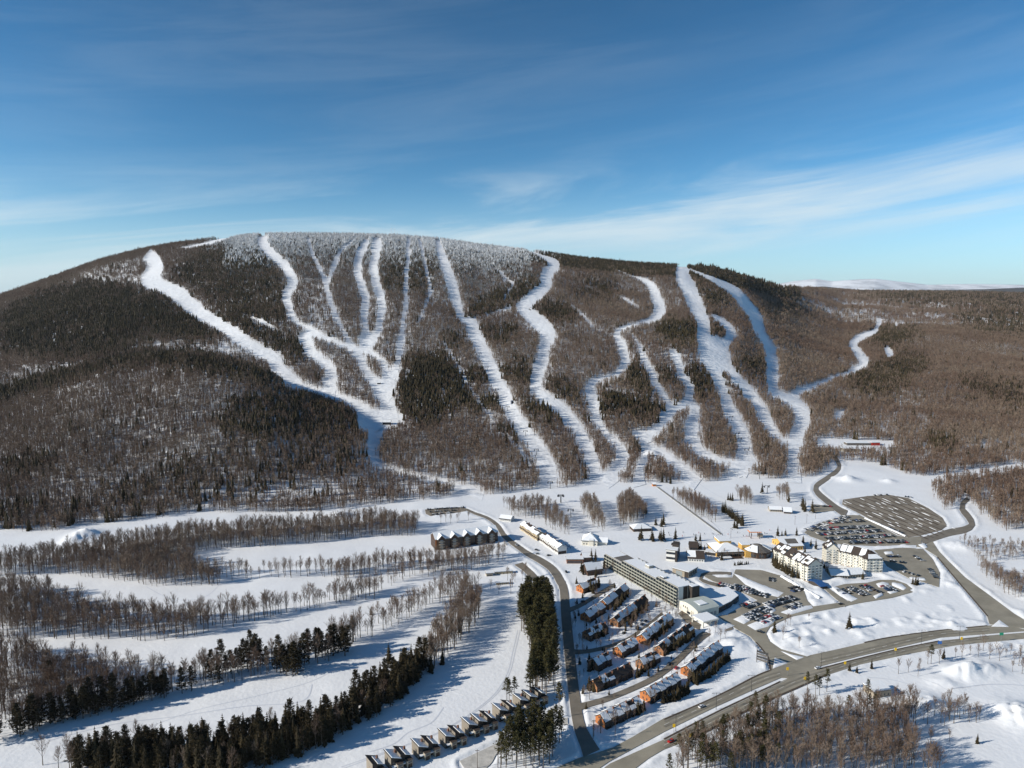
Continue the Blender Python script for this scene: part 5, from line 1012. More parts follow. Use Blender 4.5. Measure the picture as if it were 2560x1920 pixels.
def prism_hall(name, label, z, pts, h, wall, cat='hall'):
    g = GP(z(pts)); c = g.mean(0); e = tag(empty(name, (c[0], c[1], c[2])), label, cat); n = len(g); P = [(q[0]-c[0], q[1]-c[1]) for q in g]
    ar = sum(P[i][0]*P[(i+1) % n][1]-P[(i+1) % n][0]*P[i][1] for i in range(n)); P = P if ar > 0 else P[::-1]
    def pr(nm, m, sc, z0, z1):
        V = [(x*sc, y*sc, z0) for x, y in P]+[(x*sc, y*sc, z1) for x, y in P]; poly3(nm, e, m, V, [tuple(range(n))[::-1], tuple(range(n, 2*n))]+[(i, (i+1) % n, n+(i+1) % n, n+i) for i in range(n)])
    pr('wall', wall, 1, -1, h); pr('roof', 'grey_roof', 1.02, h+.01, h+.5); pr('roof_snow', 'roof_snow', .985, h+.51, h+.95)
    for i in range(n):
        x0, y0, x1, y1 = *P[i], *P[(i+1) % n]; l = math.hypot(x1-x0, y1-y0); k = max(int(l/5), 1); an = math.atan2(y1-y0, x1-x0)
        for j in range(k):
            t = (j+.5)/k; obj('window', unitbox('glass'), e, (x0+(x1-x0)*t, y0+(y1-y0)*t, 1.0), an, (l/k*.6, .12, h*.5))
    return e
prism_hall('conference_hall', 'sprawling flat-roofed hall under snow right of the long hotel', zH, [(1420, 890), (1500, 1000), (1640, 1035), (1830, 940), (1930, 860), (1790, 740), (1560, 800)], 4.6, 'dark_wall')
# base lodges
e, ln = block('base_lodge', 'base lodge with a big white hipped snow roof and yellow walls', 'lodge', zV, (560, 935), (975, 925), 27, 4.6, 'yellow_wall', 'brown_roof', 6.2, rows=((.6, 12),), hipr=True, over=1.2, wh=2.4, ww=2.0)
bx('tower', e, 'yellow_wall', ln-1, ln+8, 3, 12, -1, 10.5); bx('tower_snow', e, 'roof_snow', ln-.8, ln+7.8, 3.2, 11.8, 10.51, 11); winrow(e, ln, ln+7, 2, 6, 2, 1.6, 3); bx('clerestory', e, 'yellow_wall', ln*.25, ln*.7, 12, 26.5, 9.5, 12.2); bx('clerestory_roof', e, 'roof_snow', ln*.24, ln*.71, 11.6, 26.9, 12.21, 12.8)
bx('terrace', e, 'brown_siding', 2, ln-3, -7, -.1, -.6, .6); bx('terrace_snow', e, 'roof_snow', 3, ln*.5, -6.5, -.6, .61, 1.0); bx('canopy', e, 'grey_roof', 1, ln-1, -2.5, -.08, 3.4, 3.9)
def round_lodge():
    a = G(zV([(1185, 900)])[0]); e = tag(empty('round_lodge', a), 'brown many-sided lodge with a dark conical roof between the base lodges', 'lodge'); n = 10; r = 13
    def ring(rr, z): return [(rr*math.cos(6.283*k/n), rr*math.sin(6.283*k/n), z) for k in range(n)]
    for k in range(n):
        A, B = ring(r, 0)[k], ring(r, 0)[(k+1) % n]; an = math.atan2(B[1]-A[1], B[0]-A[0]); l = math.hypot(B[0]-A[0], B[1]-A[1])
        obj('wall', unitbox('brown_siding'), e, ((A[0]+B[0])/2, (A[1]+B[1])/2, -1), an, (l, .6, 7.4)); obj('window', unitbox('glass'), e, ((A[0]+B[0])/2*1.025, (A[1]+B[1])/2*1.025, 1.2), an, (l*.6, .2, 3.2))
    V = ring(r+1.5, 6.2)+ring(4, 10.5)+[(0, 0, 11.8)]; poly3('roof', e, 'grey_roof', V, [(k, (k+1) % n, n+(k+1) % n, n+k) for k in range(n)]+[(n+k, n+(k+1) % n, 2*n) for k in range(n)]+[tuple(range(n))[::-1]])
    ks = [0, 5, 6, 9]
    for k in ks:
        f = lambda rr, kk, z: (rr*math.cos(6.283*kk/n), rr*math.sin(6.283*kk/n), z)
        V = [f(r+1.4, k, 6.6), f(r+1.4, k+1, 6.6), f(5, k+1, 10.3), f(5, k, 10.3)]; V += [(q[0], q[1], q[2]+.4) for q in V]; poly3('roof_snow', e, 'roof_snow', V, BOXF)
    obj('dome', shared('dome', lambda: dome_mesh()), e, (-9.5, -4, 6.0), 0, (3.2, 3.2, 3.4)); bx('annex', e, 'yellow_wall', -15, -7, -9, 1, -1, 6)
def dome_mesh():
    V, Fc, n, mm = [(0, 0, 1)], [], 12, 5
    for j in range(1, mm+1):
        t = math.pi/2*j/mm; V += [(math.sin(t)*math.cos(6.283*k/n), math.sin(t)*math.sin(6.283*k/n), math.cos(t)) for k in range(n)]
    Fc += [(0, 1+k, 1+(k+1) % n) for k in range(n)]+[(1+j*n+k, 1+(j+1)*n+k, 1+(j+1)*n+(k+1) % n, 1+j*n+(k+1) % n) for j in range(mm-1) for k in range(n)]
    return mesh('dome', V, Fc, 'roof_snow', None, True)
round_lodge()
e, ln = block('ticket_lodge', 'shed-like lodge with yellow end wall and half-melted grey roof', 'lodge', zV, (1585, 838), (1890, 825), 24, 4.4, 'yellow_wall', 'grey_roof', 4.6, rows=((.8, 8),), side_rows=((1, 5),), snow=0, over=.8, wh=2)
for sgn, s0, s1 in ((-1, .72, 1.0), (-1, 0, .12), (1, 0, 1)): roof_snow(e, -.6, ln+.6, 0, 24, 4.4, 4.6, s0, s1, sgn, over=.75)
roof_snow(e, -.6, ln*.28, 0, 24, 4.4, 4.6, .13, .71, -1, over=.75); roof_snow(e, ln*.86, ln+.6, 0, 24, 4.4, 4.6, .13, .71, -1, over=.75)
block('link_building', 'low dark link building between the round lodge and the shed-like lodge', 'building', zV, (1330, 870), (1540, 860), 10, 3.6, 'brown_siding', rows=((.8, 8),))
block('kiosk', 'small snow-roofed kiosk left of the base lodge', 'kiosk', zV, (385, 900), (560, 925), 9, 2.8, 'dark_wall', rows=((.6, 6),))
# patrol hut and shelters
block('patrol_hut', 'wooden patrol hut with a snow gable on the ski base', 'hut', zV, (1600, 268), (1705, 275), 11, 3.0, 'brown_siding', 'brown_roof', 3.2, rows=((.6, 4),), over=1.4)
block('patrol_hut_wing', 'pale snow-roofed shed left of the wooden patrol hut', 'shed', zV, (1380, 238), (1560, 245), 10, 2.8, 'beige_wall', 'grey_roof', 2.6, rows=((.5, 6),), over=.8)
def shelter():
    a, rz, ln = frame(*zV([(1085, 655), (1225, 655)])); e = tag(empty('lift_shelter', a, rz), 'open orange-topped lift loading frame behind the base lodge', 'lift'); 
    for x in (.5, ln-.5):
        for y in (0, 6): bx('post', e, 'brown_siding', x-.25, x+.25, y-.25, y+.25, -1, 7)
    bx('canopy', e, 'orange_paint', -1.5, ln+1.5, -1, 7, 7, 7.7); bx('canopy_snow', e, 'roof_snow', -.8, ln+1.2, -.4, 6.6, 7.71, 8); bx('drive_box', e, 'beige_wall', ln-1, ln+4, 1.5, 5, 1.5, 4.5)
shelter()
# cream hotels
def cream(label, z, pfl, pfr, depth, h, floors, cols, scol, gable_front=True, hipr=False, snow=.55, swap=False):
    a, rz, ln = frame(*z([pfl, pfr])); e = tag(empty('cream_hotel', a, rz), label, 'hotel', 'cream hotel wings'); rise = 5.5 if not hipr else 5
    fh = h/floors
    if hipr: bx('wall', e, 'cream_wall', 0, ln, 0, depth, -1, h); hip('roof', e, 'brown_roof', 0, ln, 0, depth, h+.3, rise, .8)
    elif not swap: gable_wall('wall', e, 'cream_wall', 0, ln, 0, depth, -1, h, rise); gable('roof', e, 'brown_roof', -.6, ln+.6, 0, depth, h, rise, .7)
    else:   # ridge runs front to back
        xm = ln/2; V = [(0, 0, -1), (ln, 0, -1), (ln, depth, -1), (0, depth, -1), (0, 0, h), (ln, 0, h), (ln, depth, h), (0, depth, h), (xm, 0, h+rise), (xm, depth, h+rise)]
        poly3('wall', e, 'cream_wall', V, [(0, 3, 2, 1), (0, 1, 5, 8, 4), (1, 2, 6, 5), (2, 3, 7, 9, 6), (3, 0, 4, 7), (4, 8, 9, 7), (8, 5, 6, 9)])
        for sg in (-1, 1):
            xe = -.7 if sg < 0 else ln+.7; dz = rise*.7/xm; q = [(xe, -.6, h-dz), (xe, depth+.6, h-dz), (xm, depth+.6, h+rise), (xm, -.6, h+rise)]
            f = BOXF if sg < 0 else [t[::-1] for t in BOXF]; poly3('roof', e, 'brown_roof', [(x, y, zz+.02) for x, y, zz in q]+[(x, y, zz+.3) for x, y, zz in q], [t[::-1] for t in f])
            n = max(int(depth/5), 2)
            for i in range(n):
                if random.random() < snow:
                    s0, s1 = random.uniform(0, .4), random.uniform(.7, 1); y0, y1 = depth*i/n+.3, depth*(i+random.uniform(.7, 1))/n; pp = lambda s, y: (xm+(xe-xm)*s, y, h+rise+(-rise-dz)*s+.32)
                    v = [pp(s1, y0), pp(s1, y1), pp(s0, y1), pp(s0, y0)]; poly3('roof_snow', e, 'roof_snow', v+[(x, y, zz+.35) for x, y, zz in v], [t[::-1] for t in f])
    if hipr:
        i_ = depth/2
        for (v) in ([(1, -.7, h+.7), (ln-1, -.7, h+.7), (ln-4, depth*.22, h+3), (4, depth*.22, h+3)],): poly3('roof_snow', e, 'roof_snow', v+[(x, y, zz+.4) for x, y, zz in v], BOXF)
    elif not swap:
        n = max(int(ln/5), 2)
        for i in range(n):
            if random.random() < snow+.2: roof_snow(e, ln*i/n+.2, ln*(i+random.uniform(.7, 1))/n, 0, depth, h, rise, random.uniform(0, .2), random.uniform(.8, 1), -1, over=.6)
            if random.random() < snow: roof_snow(e, ln*i/n+.2, ln*(i+1)/n-.2, 0, depth, h, rise, 0, 1, 1, over=.6)
    for k in range(floors):
        for j in range(cols):
            x = ln*(j+.5)/cols; w_ = ln/cols*.5; bx('window', e, 'pale_glass' if (j+k) % 4 else 'glass', x-w_/2, x+w_/2, -.1, -.004, k*fh+.8, k*fh+fh*.78)
            if j % 2 == 0: bx('balcony', e, 'white_wall', x-w_*.8, x+w_*.8, -1.1, -.11, k*fh+.3, k*fh+.9)
        for j in range(scol):
            y = depth*(j+.5)/scol; w_ = depth/scol*.42
            bx('window', e, 'pale_glass' if (j+k) % 3 else 'glass', -.08, -.004, y-w_/2, y+w_/2, k*fh+.8, k*fh+fh*.78); bx('window', e, 'glass', ln+.004, ln+.08, y-w_/2, y+w_/2, k*fh+.8, k*fh+fh*.78)
    if swap:
        for j in range(max(int(depth/9), 1)):
            for sg in (-1, 1):
                y = depth*(j+.5)/max(int(depth/9), 1); xa = ln/2+sg*ln*.30; d_ = empty('dormer'); d_.parent = e; d_.location = (xa, y, h); d_.rotation_euler = (0, 0, sg*math.pi/2)
                gable_wall('dormer_wall', d_, 'cream_wall', -1.5, 1.5, -1.7, 1.7, .6, 3.0, 1.3); gable('dormer_roof', d_, 'brown_roof' if (j+sg) % 3 else 'roof_snow', -1.8, 1.8, -1.7, 1.7, 3.0, 1.3, .4)
    bx('base_course', e, 'brick', -.12, ln+.12, -.12, depth+.12, -1, .5)
    for j in range(0, scol-1, 2):
        y = depth*(j+1)/scol; bx('bay', e, 'cream_wall', -1.3, -.09, y-1.6, y+1.6, -1, h-.3); bx('bay_roof', e, 'brown_roof', -1.5, -.09, y-1.8, y+1.8, h-.29, h+.1)
        for k in range(floors): bx('window', e, 'glass', -1.38, -1.305, y-.8, y+.8, k*fh+.8, k*fh+fh*.78)
    return e, ln, a, rz
A, B, Cc = G(zL5([(650, 858)])[0]), G(zL5([(857, 830)])[0]), G(zL5([(315, 610)])[0])
cream('left wing of the cream hotel with a gabled front and dark snow-patched roof', zL5, (650, 858), (857, 830), 49, 15.2, 6, 4, 10, swap=True, snow=.5)
cream('tall gabled wing of the cream hotel at the left of its courtyard', zL5, (905, 598), (1085, 612), 15, 14.8, 6, 4, 4, swap=True, snow=.8)
cream('long middle wing of the cream hotel facing the courtyard', zL5, (1087, 612), (1445, 702), 15, 13.6, 5, 9, 4, snow=.7)
e, *_ = cream('right corner tower of the cream hotel with a dark hipped roof', zL5, (1465, 735), (1690, 728), 20, 13.4, 5, 5, 5, hipr=True)
e, ln = block('low_lodge', 'low stone-fronted lodge with twin snowy gables between the cream hotel wings', 'lodge', zL5, (985, 808), (1215, 815), 14, 3.4, 'beige_wall', 'brown_roof', 3.6, rows=((.6, 6),), over=1.0, wh=1.9, ww=1.6)
block('low_lodge', 'low lodge wing with a grey gable right of the twin snowy gables', 'lodge', zL5, (1235, 800), (1440, 790), 14, 3.2, 'beige_wall', 'grey_roof', 3.2, rows=((.6, 5),), over=1.0, snow=.8)
e, ln = block('blue_pavilion', 'small open pavilion with a bright blue roof below the cream hotel', 'pavilion', zL5, (840, 958), (925, 945), 16, 2.6, 'dark_wall', 'blue_roof', 1.6, rows=((.4, 3),), snow=0, over=.9)
# condominium and houses at the left of the base
def condo():
    a, rz, ln = frame(*zK([(215, 597), (905, 500)])); e = tag(empty('condominium', a, rz), 'long brown condominium with a row of snowy cross gables', 'apartments'); D, h = 17, 11.0
    gable_wall('wall', e, 'brown_siding', 0, ln, 0, D, -1, h, 4.6); gable('roof', e, 'grey_roof', -.5, ln+.5, 0, D, h, 4.6, .6)
    for sd in (-1, 1): roof_snow(e, -.4, ln+.4, 0, D, h, 4.6, 0, 1, sd, over=.55)
    bx('end_trim', e, 'cedar', -.1, 1.6, -.12, -.004, -1, h)
    for i in range(5):
        x = ln*(i+.45)/5; wd = 7.5; V = [(x-wd/2, -2.2, -1), (x+wd/2, -2.2, -1), (x+wd/2, 6, -1), (x-wd/2, 6, -1), (x-wd/2, -2.2, h+.4), (x+wd/2, -2.2, h+.4), (x+wd/2, 6, h+.4), (x-wd/2, 6, h+.4), (x, -2.2, h+4.2), (x, 8, h+4.2)]
        poly3('cross_gable', e, 'brown_siding', V, [(0, 1, 5, 8, 4), (1, 2, 6, 5), (3, 0, 4, 7), (4, 8, 9, 7), (8, 5, 6, 9), (6, 7, 9)])
        for sg in (-1, 1):
            q = [(x, -2.8, h+4.3), (x, 8, h+4.3), (x+sg*(wd/2+.6), 8, h+.1), (x+sg*(wd/2+.6), -2.8, h+.1)]; f = BOXF if sg < 0 else [t[::-1] for t in BOXF]; poly3('gable_snow', e, 'roof_snow', q+[(u_, v_, w_+.5) for u_, v_, w_ in q], f)
        for k in range(4):
            bx('window', e, 'pale_glass', x-1.6, x+1.6, -2.3, -2.205, k*2.75+.7, k*2.75+2.2); bx('balcony', e, 'beige_wall', x-3, x+3, -3.4, -2.31, k*2.75, k*2.75+.8)
            for dx in (wd/2+1.8, wd/2+4.6):
                if x+dx < ln-1: bx('window', e, 'glass', x+dx-.8, x+dx+.8, -.1, -.004, k*2.75+.7, k*2.75+2.2)
    winside(e, 1, D-1, 4, 1, 1.5, 1.2, 0, 'glass'); winside(e, 1, D-1, 4, 4, 1.5, 1.2, 0, 'glass'); winside(e, 1, D-1, 4, 7, 1.5, 1.2, 0, 'glass')
condo()
def row2(label, q1, q2, wall, seed):
    a, rz, ln = frame(*zK([q1, q2])); e = tag(empty('guest_house_row', a, rz), label, 'houses', 'pale guest house rows'); n = 6; uw = ln/n; D = 10; rnd = random.Random(seed)
    for i in range(n):
        x0, x1 = i*uw+(.02 if i else 0), (i+1)*uw; h = 6.2+.3*(i % 2); dy = .5*(i % 2); gable_wall('wall', e, wall, x0, x1-.02, dy, D+dy, -1, h, 2.8); gable('roof', e, 'brown_roof', x0-.15, x1+.1, dy, D+dy, h, 2.8, .6)
        for sd in (-1, 1): roof_snow(e, x0, x1-.1, dy, D+dy, h, 2.8, 0 if rnd.random() < .7 else .35, 1, sd, over=.5)
        for zz in (.6, 3.5): winrow(e, x0+.3, x1-.3, 2, zz, 1.5, 1.2, dy)
        bx('balcony', e, 'brown_siding', x0+.4, x1-.4, dy-1.3, dy-.1, 2.8, 3.4); bx('chimney', e, 'brick', x0+uw*.4, x0+uw*.4+.9, D/2+dy+.5, D/2+dy+1.4, h+1, h+4)
    bx('end_wall', e, 'dark_wall', ln, ln+.1, .6, D-.2, -1, 3)
row2('upper pale guest house row beside the street, brown trimmed', (1150, 372), (1335, 497), 'tan_wall', 5)
row2('lower white guest house row beside the street', (1368, 505), (1565, 648), 'white_wall', 6)
e, ln = block('house', 'large beige house with a white hipped roof at the foot of the slope', 'house', zK, (1835, 543), (2005, 553), 18, 4.8, 'cream_wall', 'grey_roof', 6.5, rows=((1, 5),), side_rows=((1, 3),), hipr=True, over=1.0)
bx('wing', e, 'cream_wall', ln+.1, ln+10, 4, 14, -1, 3.4); gable('wing_roof', e, 'roof_snow', ln+.3, ln+10.8, 4, 14, 3.45, 3.2, .7); bx('dormer', e, 'cream_wall', ln*.45, ln*.75, -.8, 6, -1, 6.2); gable('dormer_snow', e, 'roof_snow', ln*.43, ln*.77, -.8, 6, 6.25, .8, .5)
block('restaurant', 'flat orange-brown restaurant beside the chalet cluster', 'restaurant', zK, (1668, 748), (1850, 748), 9, 4.2, 'brick', rows=((.8, 8),), over=.6, wh=1.8, ww=1.6)
block('chalet', 'snow-roofed dark chalet among spruces at the street bend', 'chalet', zK, (1900, 885), (2060, 862), 12, 4.4, 'brown_siding', 'brown_roof', 6, rows=((1, 4),), over=1, snow=.7)
block('chalet', 'brown chalet behind the spruces, next to the restaurant', 'chalet', zK, (1850, 730), (1935, 725), 9, 4, 'brick', 'brown_roof', 4, rows=((1, 3),), over=.8, snow=.4)
block('low_hut', 'low wide snow-covered hut with a dark front above the lodges', 'hut', zB, (645, 1042), (785, 1035), 14, 3.0, 'brown_siding', 'brown_roof', 3.6, rows=((.6, 7),), hipr=True, over=1.2)
block('cottage', 'white snow-roofed cottage above the bend of the street', 'cottage', zK, (925, 275), (1045, 290), 11, 3.0, 'white_wall', 'dark_wall', 3.0, rows=((.6, 5),), over=.8, snow=.6)
for i, (q1, q2, h, wl, d, lb) in enumerate([((875, 870), (1068, 855), 2.2, 'tan_wall', 4, 'long low tan shed above the pine grove'), ((780, 890), (850, 885), 2.6, 'beige_wall', 6, 'small beige shed left of the long tan shed'), ((890, 985), (1025, 975), 1.6, 'tan_wall', 2.5, 'thin low tan wall-like shed nearest the pine grove')]):
    block('shed', lb, 'shed', zK, q1, q2, d, h, wl, rows=((.3, 5),), wh=.9)
block('far_building', 'grey hall with a white roof in the clearing at the far right', 'building', zC, (1105, 1302), (1205, 1302), 16, 5, 'concrete', rows=((1, 6),))
block('far_building', 'low white-roofed shed at the back of the far right clearing', 'building', zC, (1125, 1262), (1272, 1262), 14, 4, 'grey_roof', rows=((1, 8),))
block('far_building', 'red-fronted shed in the clearing at the far right', 'building', zC, (1278, 1263), (1326, 1263), 12, 5, 'red_paint', rows=((1, 3),))
block('pump_house', 'tan concrete pump house in the snow below the highway', 'building', z9, (1290, 850), (1395, 835), 10, 4.2, 'beige_wall', rows=((1, 4),))
e, ln = block('shed', 'tiny tan hut right of the concrete pump house', 'shed', z9, (1345, 838), (1385, 832), 4, 2.4, 'tan_wall', 'brown_roof', 1.2, rows=((.6, 2),))
block('lift_station', 'dark lift station at the meeting of the mid-mountain runs', 'lift', zB1, (262, 1283), (310, 1283), 9, 5, 'dark_wall', 'brown_roof', 3, rows=((1, 3),), over=1)
block('lift_hut', 'tiny dark hut on the snow below the twin runs', 'hut', zB1, (228, 1034), (248, 1034), 5, 3, 'dark_wall', 'brown_roof', 2, rows=((.6, 2),))
block('conveyor_hut', 'small orange hut at the top of the conveyor lift', 'hut', zB, (795, 682), (822, 682), 5, 3, 'orange_paint', 'brown_roof', 1.6, rows=((.8, 2),))
block('slope_hut', 'small dark hut at the foot of the cross track', 'hut', zB, (772, 450), (800, 450), 5, 3, 'dark_wall', 'brown_roof', 1.6, rows=((.8, 2),))
def ridge_pt(px):          # ground point just on the camera side of the skyline
    u = (px-1280)/FPX/1.0; yr = float(RIDGE_Y(u))-40; return Vector((u*yr, yr, float(terr(u*yr, yr))))
def summit(name, label, px, w_, d_, h, wall, rise):
    p = ridge_pt(px); e = tag(empty(name, p), label, 'chalet'); gable_wall('wall', e, wall, 0, w_, 0, d_, -3, h, rise); gable('roof', e, 'grey_roof', -1, w_+1, 0, d_, h, rise, 1.2)
    roof_snow(e, 0, w_*.6, 0, d_, h, rise, .1, 1); roof_snow(e, 0, w_, 0, d_, h, rise, 0, 1, 1); winrow(e, 1, w_-1, 5, 1.5, 3, 3, 0)
summit('summit_chalet', 'summit chalet on the left end of the ridge', 640, 38, 20, 8, 'concrete', 8); summit('summit_station', 'dark lift station on the ridge above the gondola run', 1076, 30, 14, 6, 'dark_wall', 5)

# ------------------------------------------------------------------ vehicles
def car_mesh(colour, snow=False):
    def mk():
        V, Fc, mi = [], [], []
        def lo(pts, m):     # pts: list of (x, halfwidth, z0, z1) cross sections
            b = len(V)
            for x, hw, z0, z1 in pts: V.extend([(x, -hw, z0), (x, hw, z0), (x, hw, z1), (x, -hw, z1)])
            for i in range(len(pts)-1):
                for k in range(4): Fc.append((b+4*i+k, b+4*i+(k+1) % 4, b+4*i+4+(k+1) % 4, b+4*i+4+k)); mi.append(m)
            Fc.append((b, b+3, b+2, b+1)); mi.append(m); n = b+4*(len(pts)-1); Fc.append((n, n+1, n+2, n+3)); mi.append(m)
        lo([(-2.3, .82, .35, .75), (-2.15, .9, .28, .95), (-.2, .92, .25, 1.0), (1.2, .9, .25, .95), (2.1, .86, .28, .8), (2.3, .75, .35, .65)], 0)
        lo([(-1.9, .8, .9, .98), (-1.45, .74, .9, 1.42), (.1, .74, .9, 1.46), (.95, .8, .9, .98)], 1); lo([(-1.4, .7, 1.43, 1.47), (-.6, .72, 1.44, 1.52), (.1, .7, 1.44, 1.5)], 3 if snow else 0)
        for x in (-1.4, 1.4):
            for y in (-.88, .88):
                b = len(V)
                for s in (-.1, .1):
                    for k in range(8): V.append((x+.33*math.cos(k*math.pi/4), y+s, .33+.33*math.sin(k*math.pi/4)))
                for k in range(8): Fc.append((b+k, b+(k+1) % 8, b+8+(k+1) % 8, b+8+k)); mi.append(2)
                Fc.append(tuple(range(b, b+8))); mi.append(2); Fc.append(tuple(range(b+8, b+16))[::-1]); mi.append(2)
        return mesh('car_'+colour, V, Fc, ['car_'+colour, 'glass', 'rubber', 'roof_snow'], mi)
    return shared(('car', colour, snow), mk)
COLS = ['black', 'black', 'black', 'grey', 'grey', 'silver', 'white', 'white', 'blue', 'brown', 'black', 'grey', 'white', 'silver', 'black', 'black', 'red']
NCAR = [0]
CARG = {}
CARS = []
def car_at(x, y, rz, colour, where):
    z = float(terr(np.array([x]), np.array([y]), False)[0])+PAVE_TOP; CARS.append((math.hypot(x, y), x, y, z, rz, colour, colour in ('black', 'grey') and random.random() < .3, where))
def car_row(z, p, q, n, where, skew=0.0, fill=.93, off=None):
    if off is None and where in DOUBLE:
        car_row(z, p, q, n, where, skew, fill, 2.7); car_row(z, p, q, n, where, skew, fill, -2.7); return
    off = off or 0
    a, b = G(z([p])[0]), G(z([q])[0]); d = b-a; rz = math.atan2(d.y, d.x)+math.pi/2+skew; ln = math.hypot(d.x, d.y); n = min(n, max(int(ln/2.5), 1))
    for i in range(n):
        if random.random() > fill: continue
        t = (i+.5)/n; j = random.uniform(-.35, .35)+off; car_at(a.x+d.x*t-math.sin(rz-math.pi/2)*j, a.y+d.y*t+math.cos(rz-math.pi/2)*j, rz+random.uniform(-.04, .04)+(math.pi if random.random() < .4 else 0), random.choice(COLS) if random.random() > .12 else 'black', where)
CP = 'crowded car park behind the cream hotel'; DOUBLE = {CP, 'car park beside the long hotel', 'oval car park in front of the low lodge'}
for p, q, n in [((530, 472), (880, 452), 9), ((370, 548), (980, 518), 22), ((370, 603), (1080, 563), 26), ((470, 658), (1200, 618), 32), ((700, 692), (1350, 683), 22), ((250, 560), (700, 405), 20)]: car_row(zP, p, q, n, CP)
car_row(zP, (1100, 505), (1380, 620), 6, 'aisle between the two large car parks', 0, .8); car_row(zP, (1330, 185), (1420, 198), 5, 'top edge of the gravel car park'); car_row(zP, (985, 172), (1160, 168), 5, 'top edge of the gravel car park', 0, .7)
EL = 'shaded car park right of the cream hotel'
for p, q, n in [((1310, 1015), (1500, 1065), 10), ((1605, 985), (1690, 1095), 6), ((1440, 842), (1540, 905), 4), ((1130, 850), (1280, 850), 5), ((1160, 895), (1380, 925), 7)]: car_row(zP, p, q, n, EL)
OL = 'oval car park in front of the low lodge'
for p, q, n in [((1225, 935), (1480, 1050), 10), ((1420, 908), (1640, 1020), 9), ((1720, 915), (1860, 1000), 5), ((1090, 965), (1220, 1035), 4)]: car_row(zL5, p, q, n, OL)
HL = 'car park beside the long hotel'
for p, q, n in [((330, 150), (640, 225), 18), ((420, 160), (540, 190), 8), ((630, 285), (800, 232), 12), ((490, 362), (640, 300), 14), ((580, 388), (692, 346), 9), ((755, 305), (845, 272), 6), ((485, 292), (560, 262), 6), ((768, 190), (842, 172), 6), ((640, 120), (680, 125), 2)]: car_row(z9, p, q, n, HL)
TL = 'small car park at the top of the street'
for p, q, n in [((120, 152), (540, 128), 16), ((120, 182), (440, 162), 12), ((170, 210), (400, 184), 9)]: car_row(zK, p, q, n, TL, 0, .85)
car_row(z6, (915, 655), (1030, 655), 7, 'little car park by the patrol hut', 0, .7)
def single(z, p, h, colour, label, parts=False):
    g = G(z([p])[0]); a = G(z([h])[0])-g; rz = math.atan2(a.y, a.x); zz = float(terr(np.array([g.x]), np.array([g.y]), False)[0])+PAVE_TOP
    tag(obj('car', car_mesh(colour), None, (g.x, g.y, zz), rz), label, 'car')
single(z9, (230, 905), (300, 872), 'white', 'white car driving on the far carriageway'); single(z9, (42, 1118), (-40, 1158), 'red', 'red car driving on the near carriageway'); single(z9, (945, 668), (1000, 655), 'white', 'white car waiting in the median gap'); single(z9, (590, 445), (520, 425), 'black', 'black car on the resort entrance road')
single(zK, (1000, 545), (1050, 575), 'white', 'white car parked beside the bend of the street'); single(zK, (1110, 548), (1160, 582), 'silver', 'silver car driving on the upper street'); single(zK, (1335, 602), (1380, 610), 'black', 'upper dark car parked beside the guest houses'); single(zK, (1348, 648), (1390, 655), 'grey', 'grey car parked below the guest houses'); single(zK, (1470, 662), (1510, 655), 'black', 'black car parked right below the white guest houses'); single(zK, (1662, 845), (1690, 880), 'black', 'black car parked by the street junction'); single(zT, (190, 482), (230, 462), 'black', 'black car in the short upper lane'); single(z9, (1088, 274), (1130, 268), 'black', 'black car on the road below the oval car park'); single(zT, (905, 1000), (950, 960), 'black', 'black car in the long lane of the town houses'); single(zT, (965, 1035), (990, 1010), 'red', 'red car parked by the middle town house row')
for i, q in enumerate([(640, 700), (680, 670), (710, 645), (620, 660), (670, 640), (530, 745)]): single(zT, q, (q[0]+30, q[1]-22), ['black', 'grey', 'black', 'white', 'silver', 'black'][i], ['black car at the lower end', 'grey car in the middle', 'black car at the upper end', 'white car on the left', 'silver car on the right', 'lowest black car'][i]+' of the garden court among the town houses')
CARS.sort(); print('cars', len(CARS))
for _, x, y, z, rz, colour, sn, where in CARS[:275]: tag(obj('parked_car', car_mesh(colour, sn), None, (x, y, z), rz), f'{colour} car parked in the {where}', 'car', f'{colour} cars in the {where}')
if CARS[275:]:
    KM = []; KI = []
    for c in CARS[275:]:
        m_ = car_mesh(c[5], c[6]); KM.append(m_) if m_ not in KM else None; KI.append(KM.index(m_))
    scatter('distant_cars', 'massed cars in the far rows of the car parks', [c[1:4] for c in CARS[275:]], [c[4] for c in CARS[275:]], [1.0]*len(KI), KI, KM)

# ------------------------------------------------------------------ snow islands and ridges in the lots
def drift(label, pts, h=.8, group='snow islands in the car parks'):
    g = GP([p[:2] for p in densify(pts, 6)]); c = g.mean(0); n = len(g); V = [(q[0], q[1], q[2]+PAVE_TOP-.05) for q in g]; V += [(c[0]+(q[0]-c[0])*.78, c[1]+(q[1]-c[1])*.78, q[2]+h*random.uniform(.7, 1.2)) for q in g]+[(c[0], c[1], c[2]+h*1.1)]
    me = mesh('snow_bank', V, [(i, (i+1) % n, n+(i+1) % n, n+i) for i in range(n)]+[(n+i, n+(i+1) % n, 2*n) for i in range(n)], 'snow', None, True)
    if sum(p.normal.z*p.area for p in me.polygons) < 0: me.flip_normals()
    tag(obj('snow_bank', me), label, 'snow bank', group)
drift('long slanted snow island in the car park beside the long hotel', z6([(425, 1065), (480, 1085), (600, 1135), (735, 1185), (700, 1212), (630, 1195), (500, 1135)]))
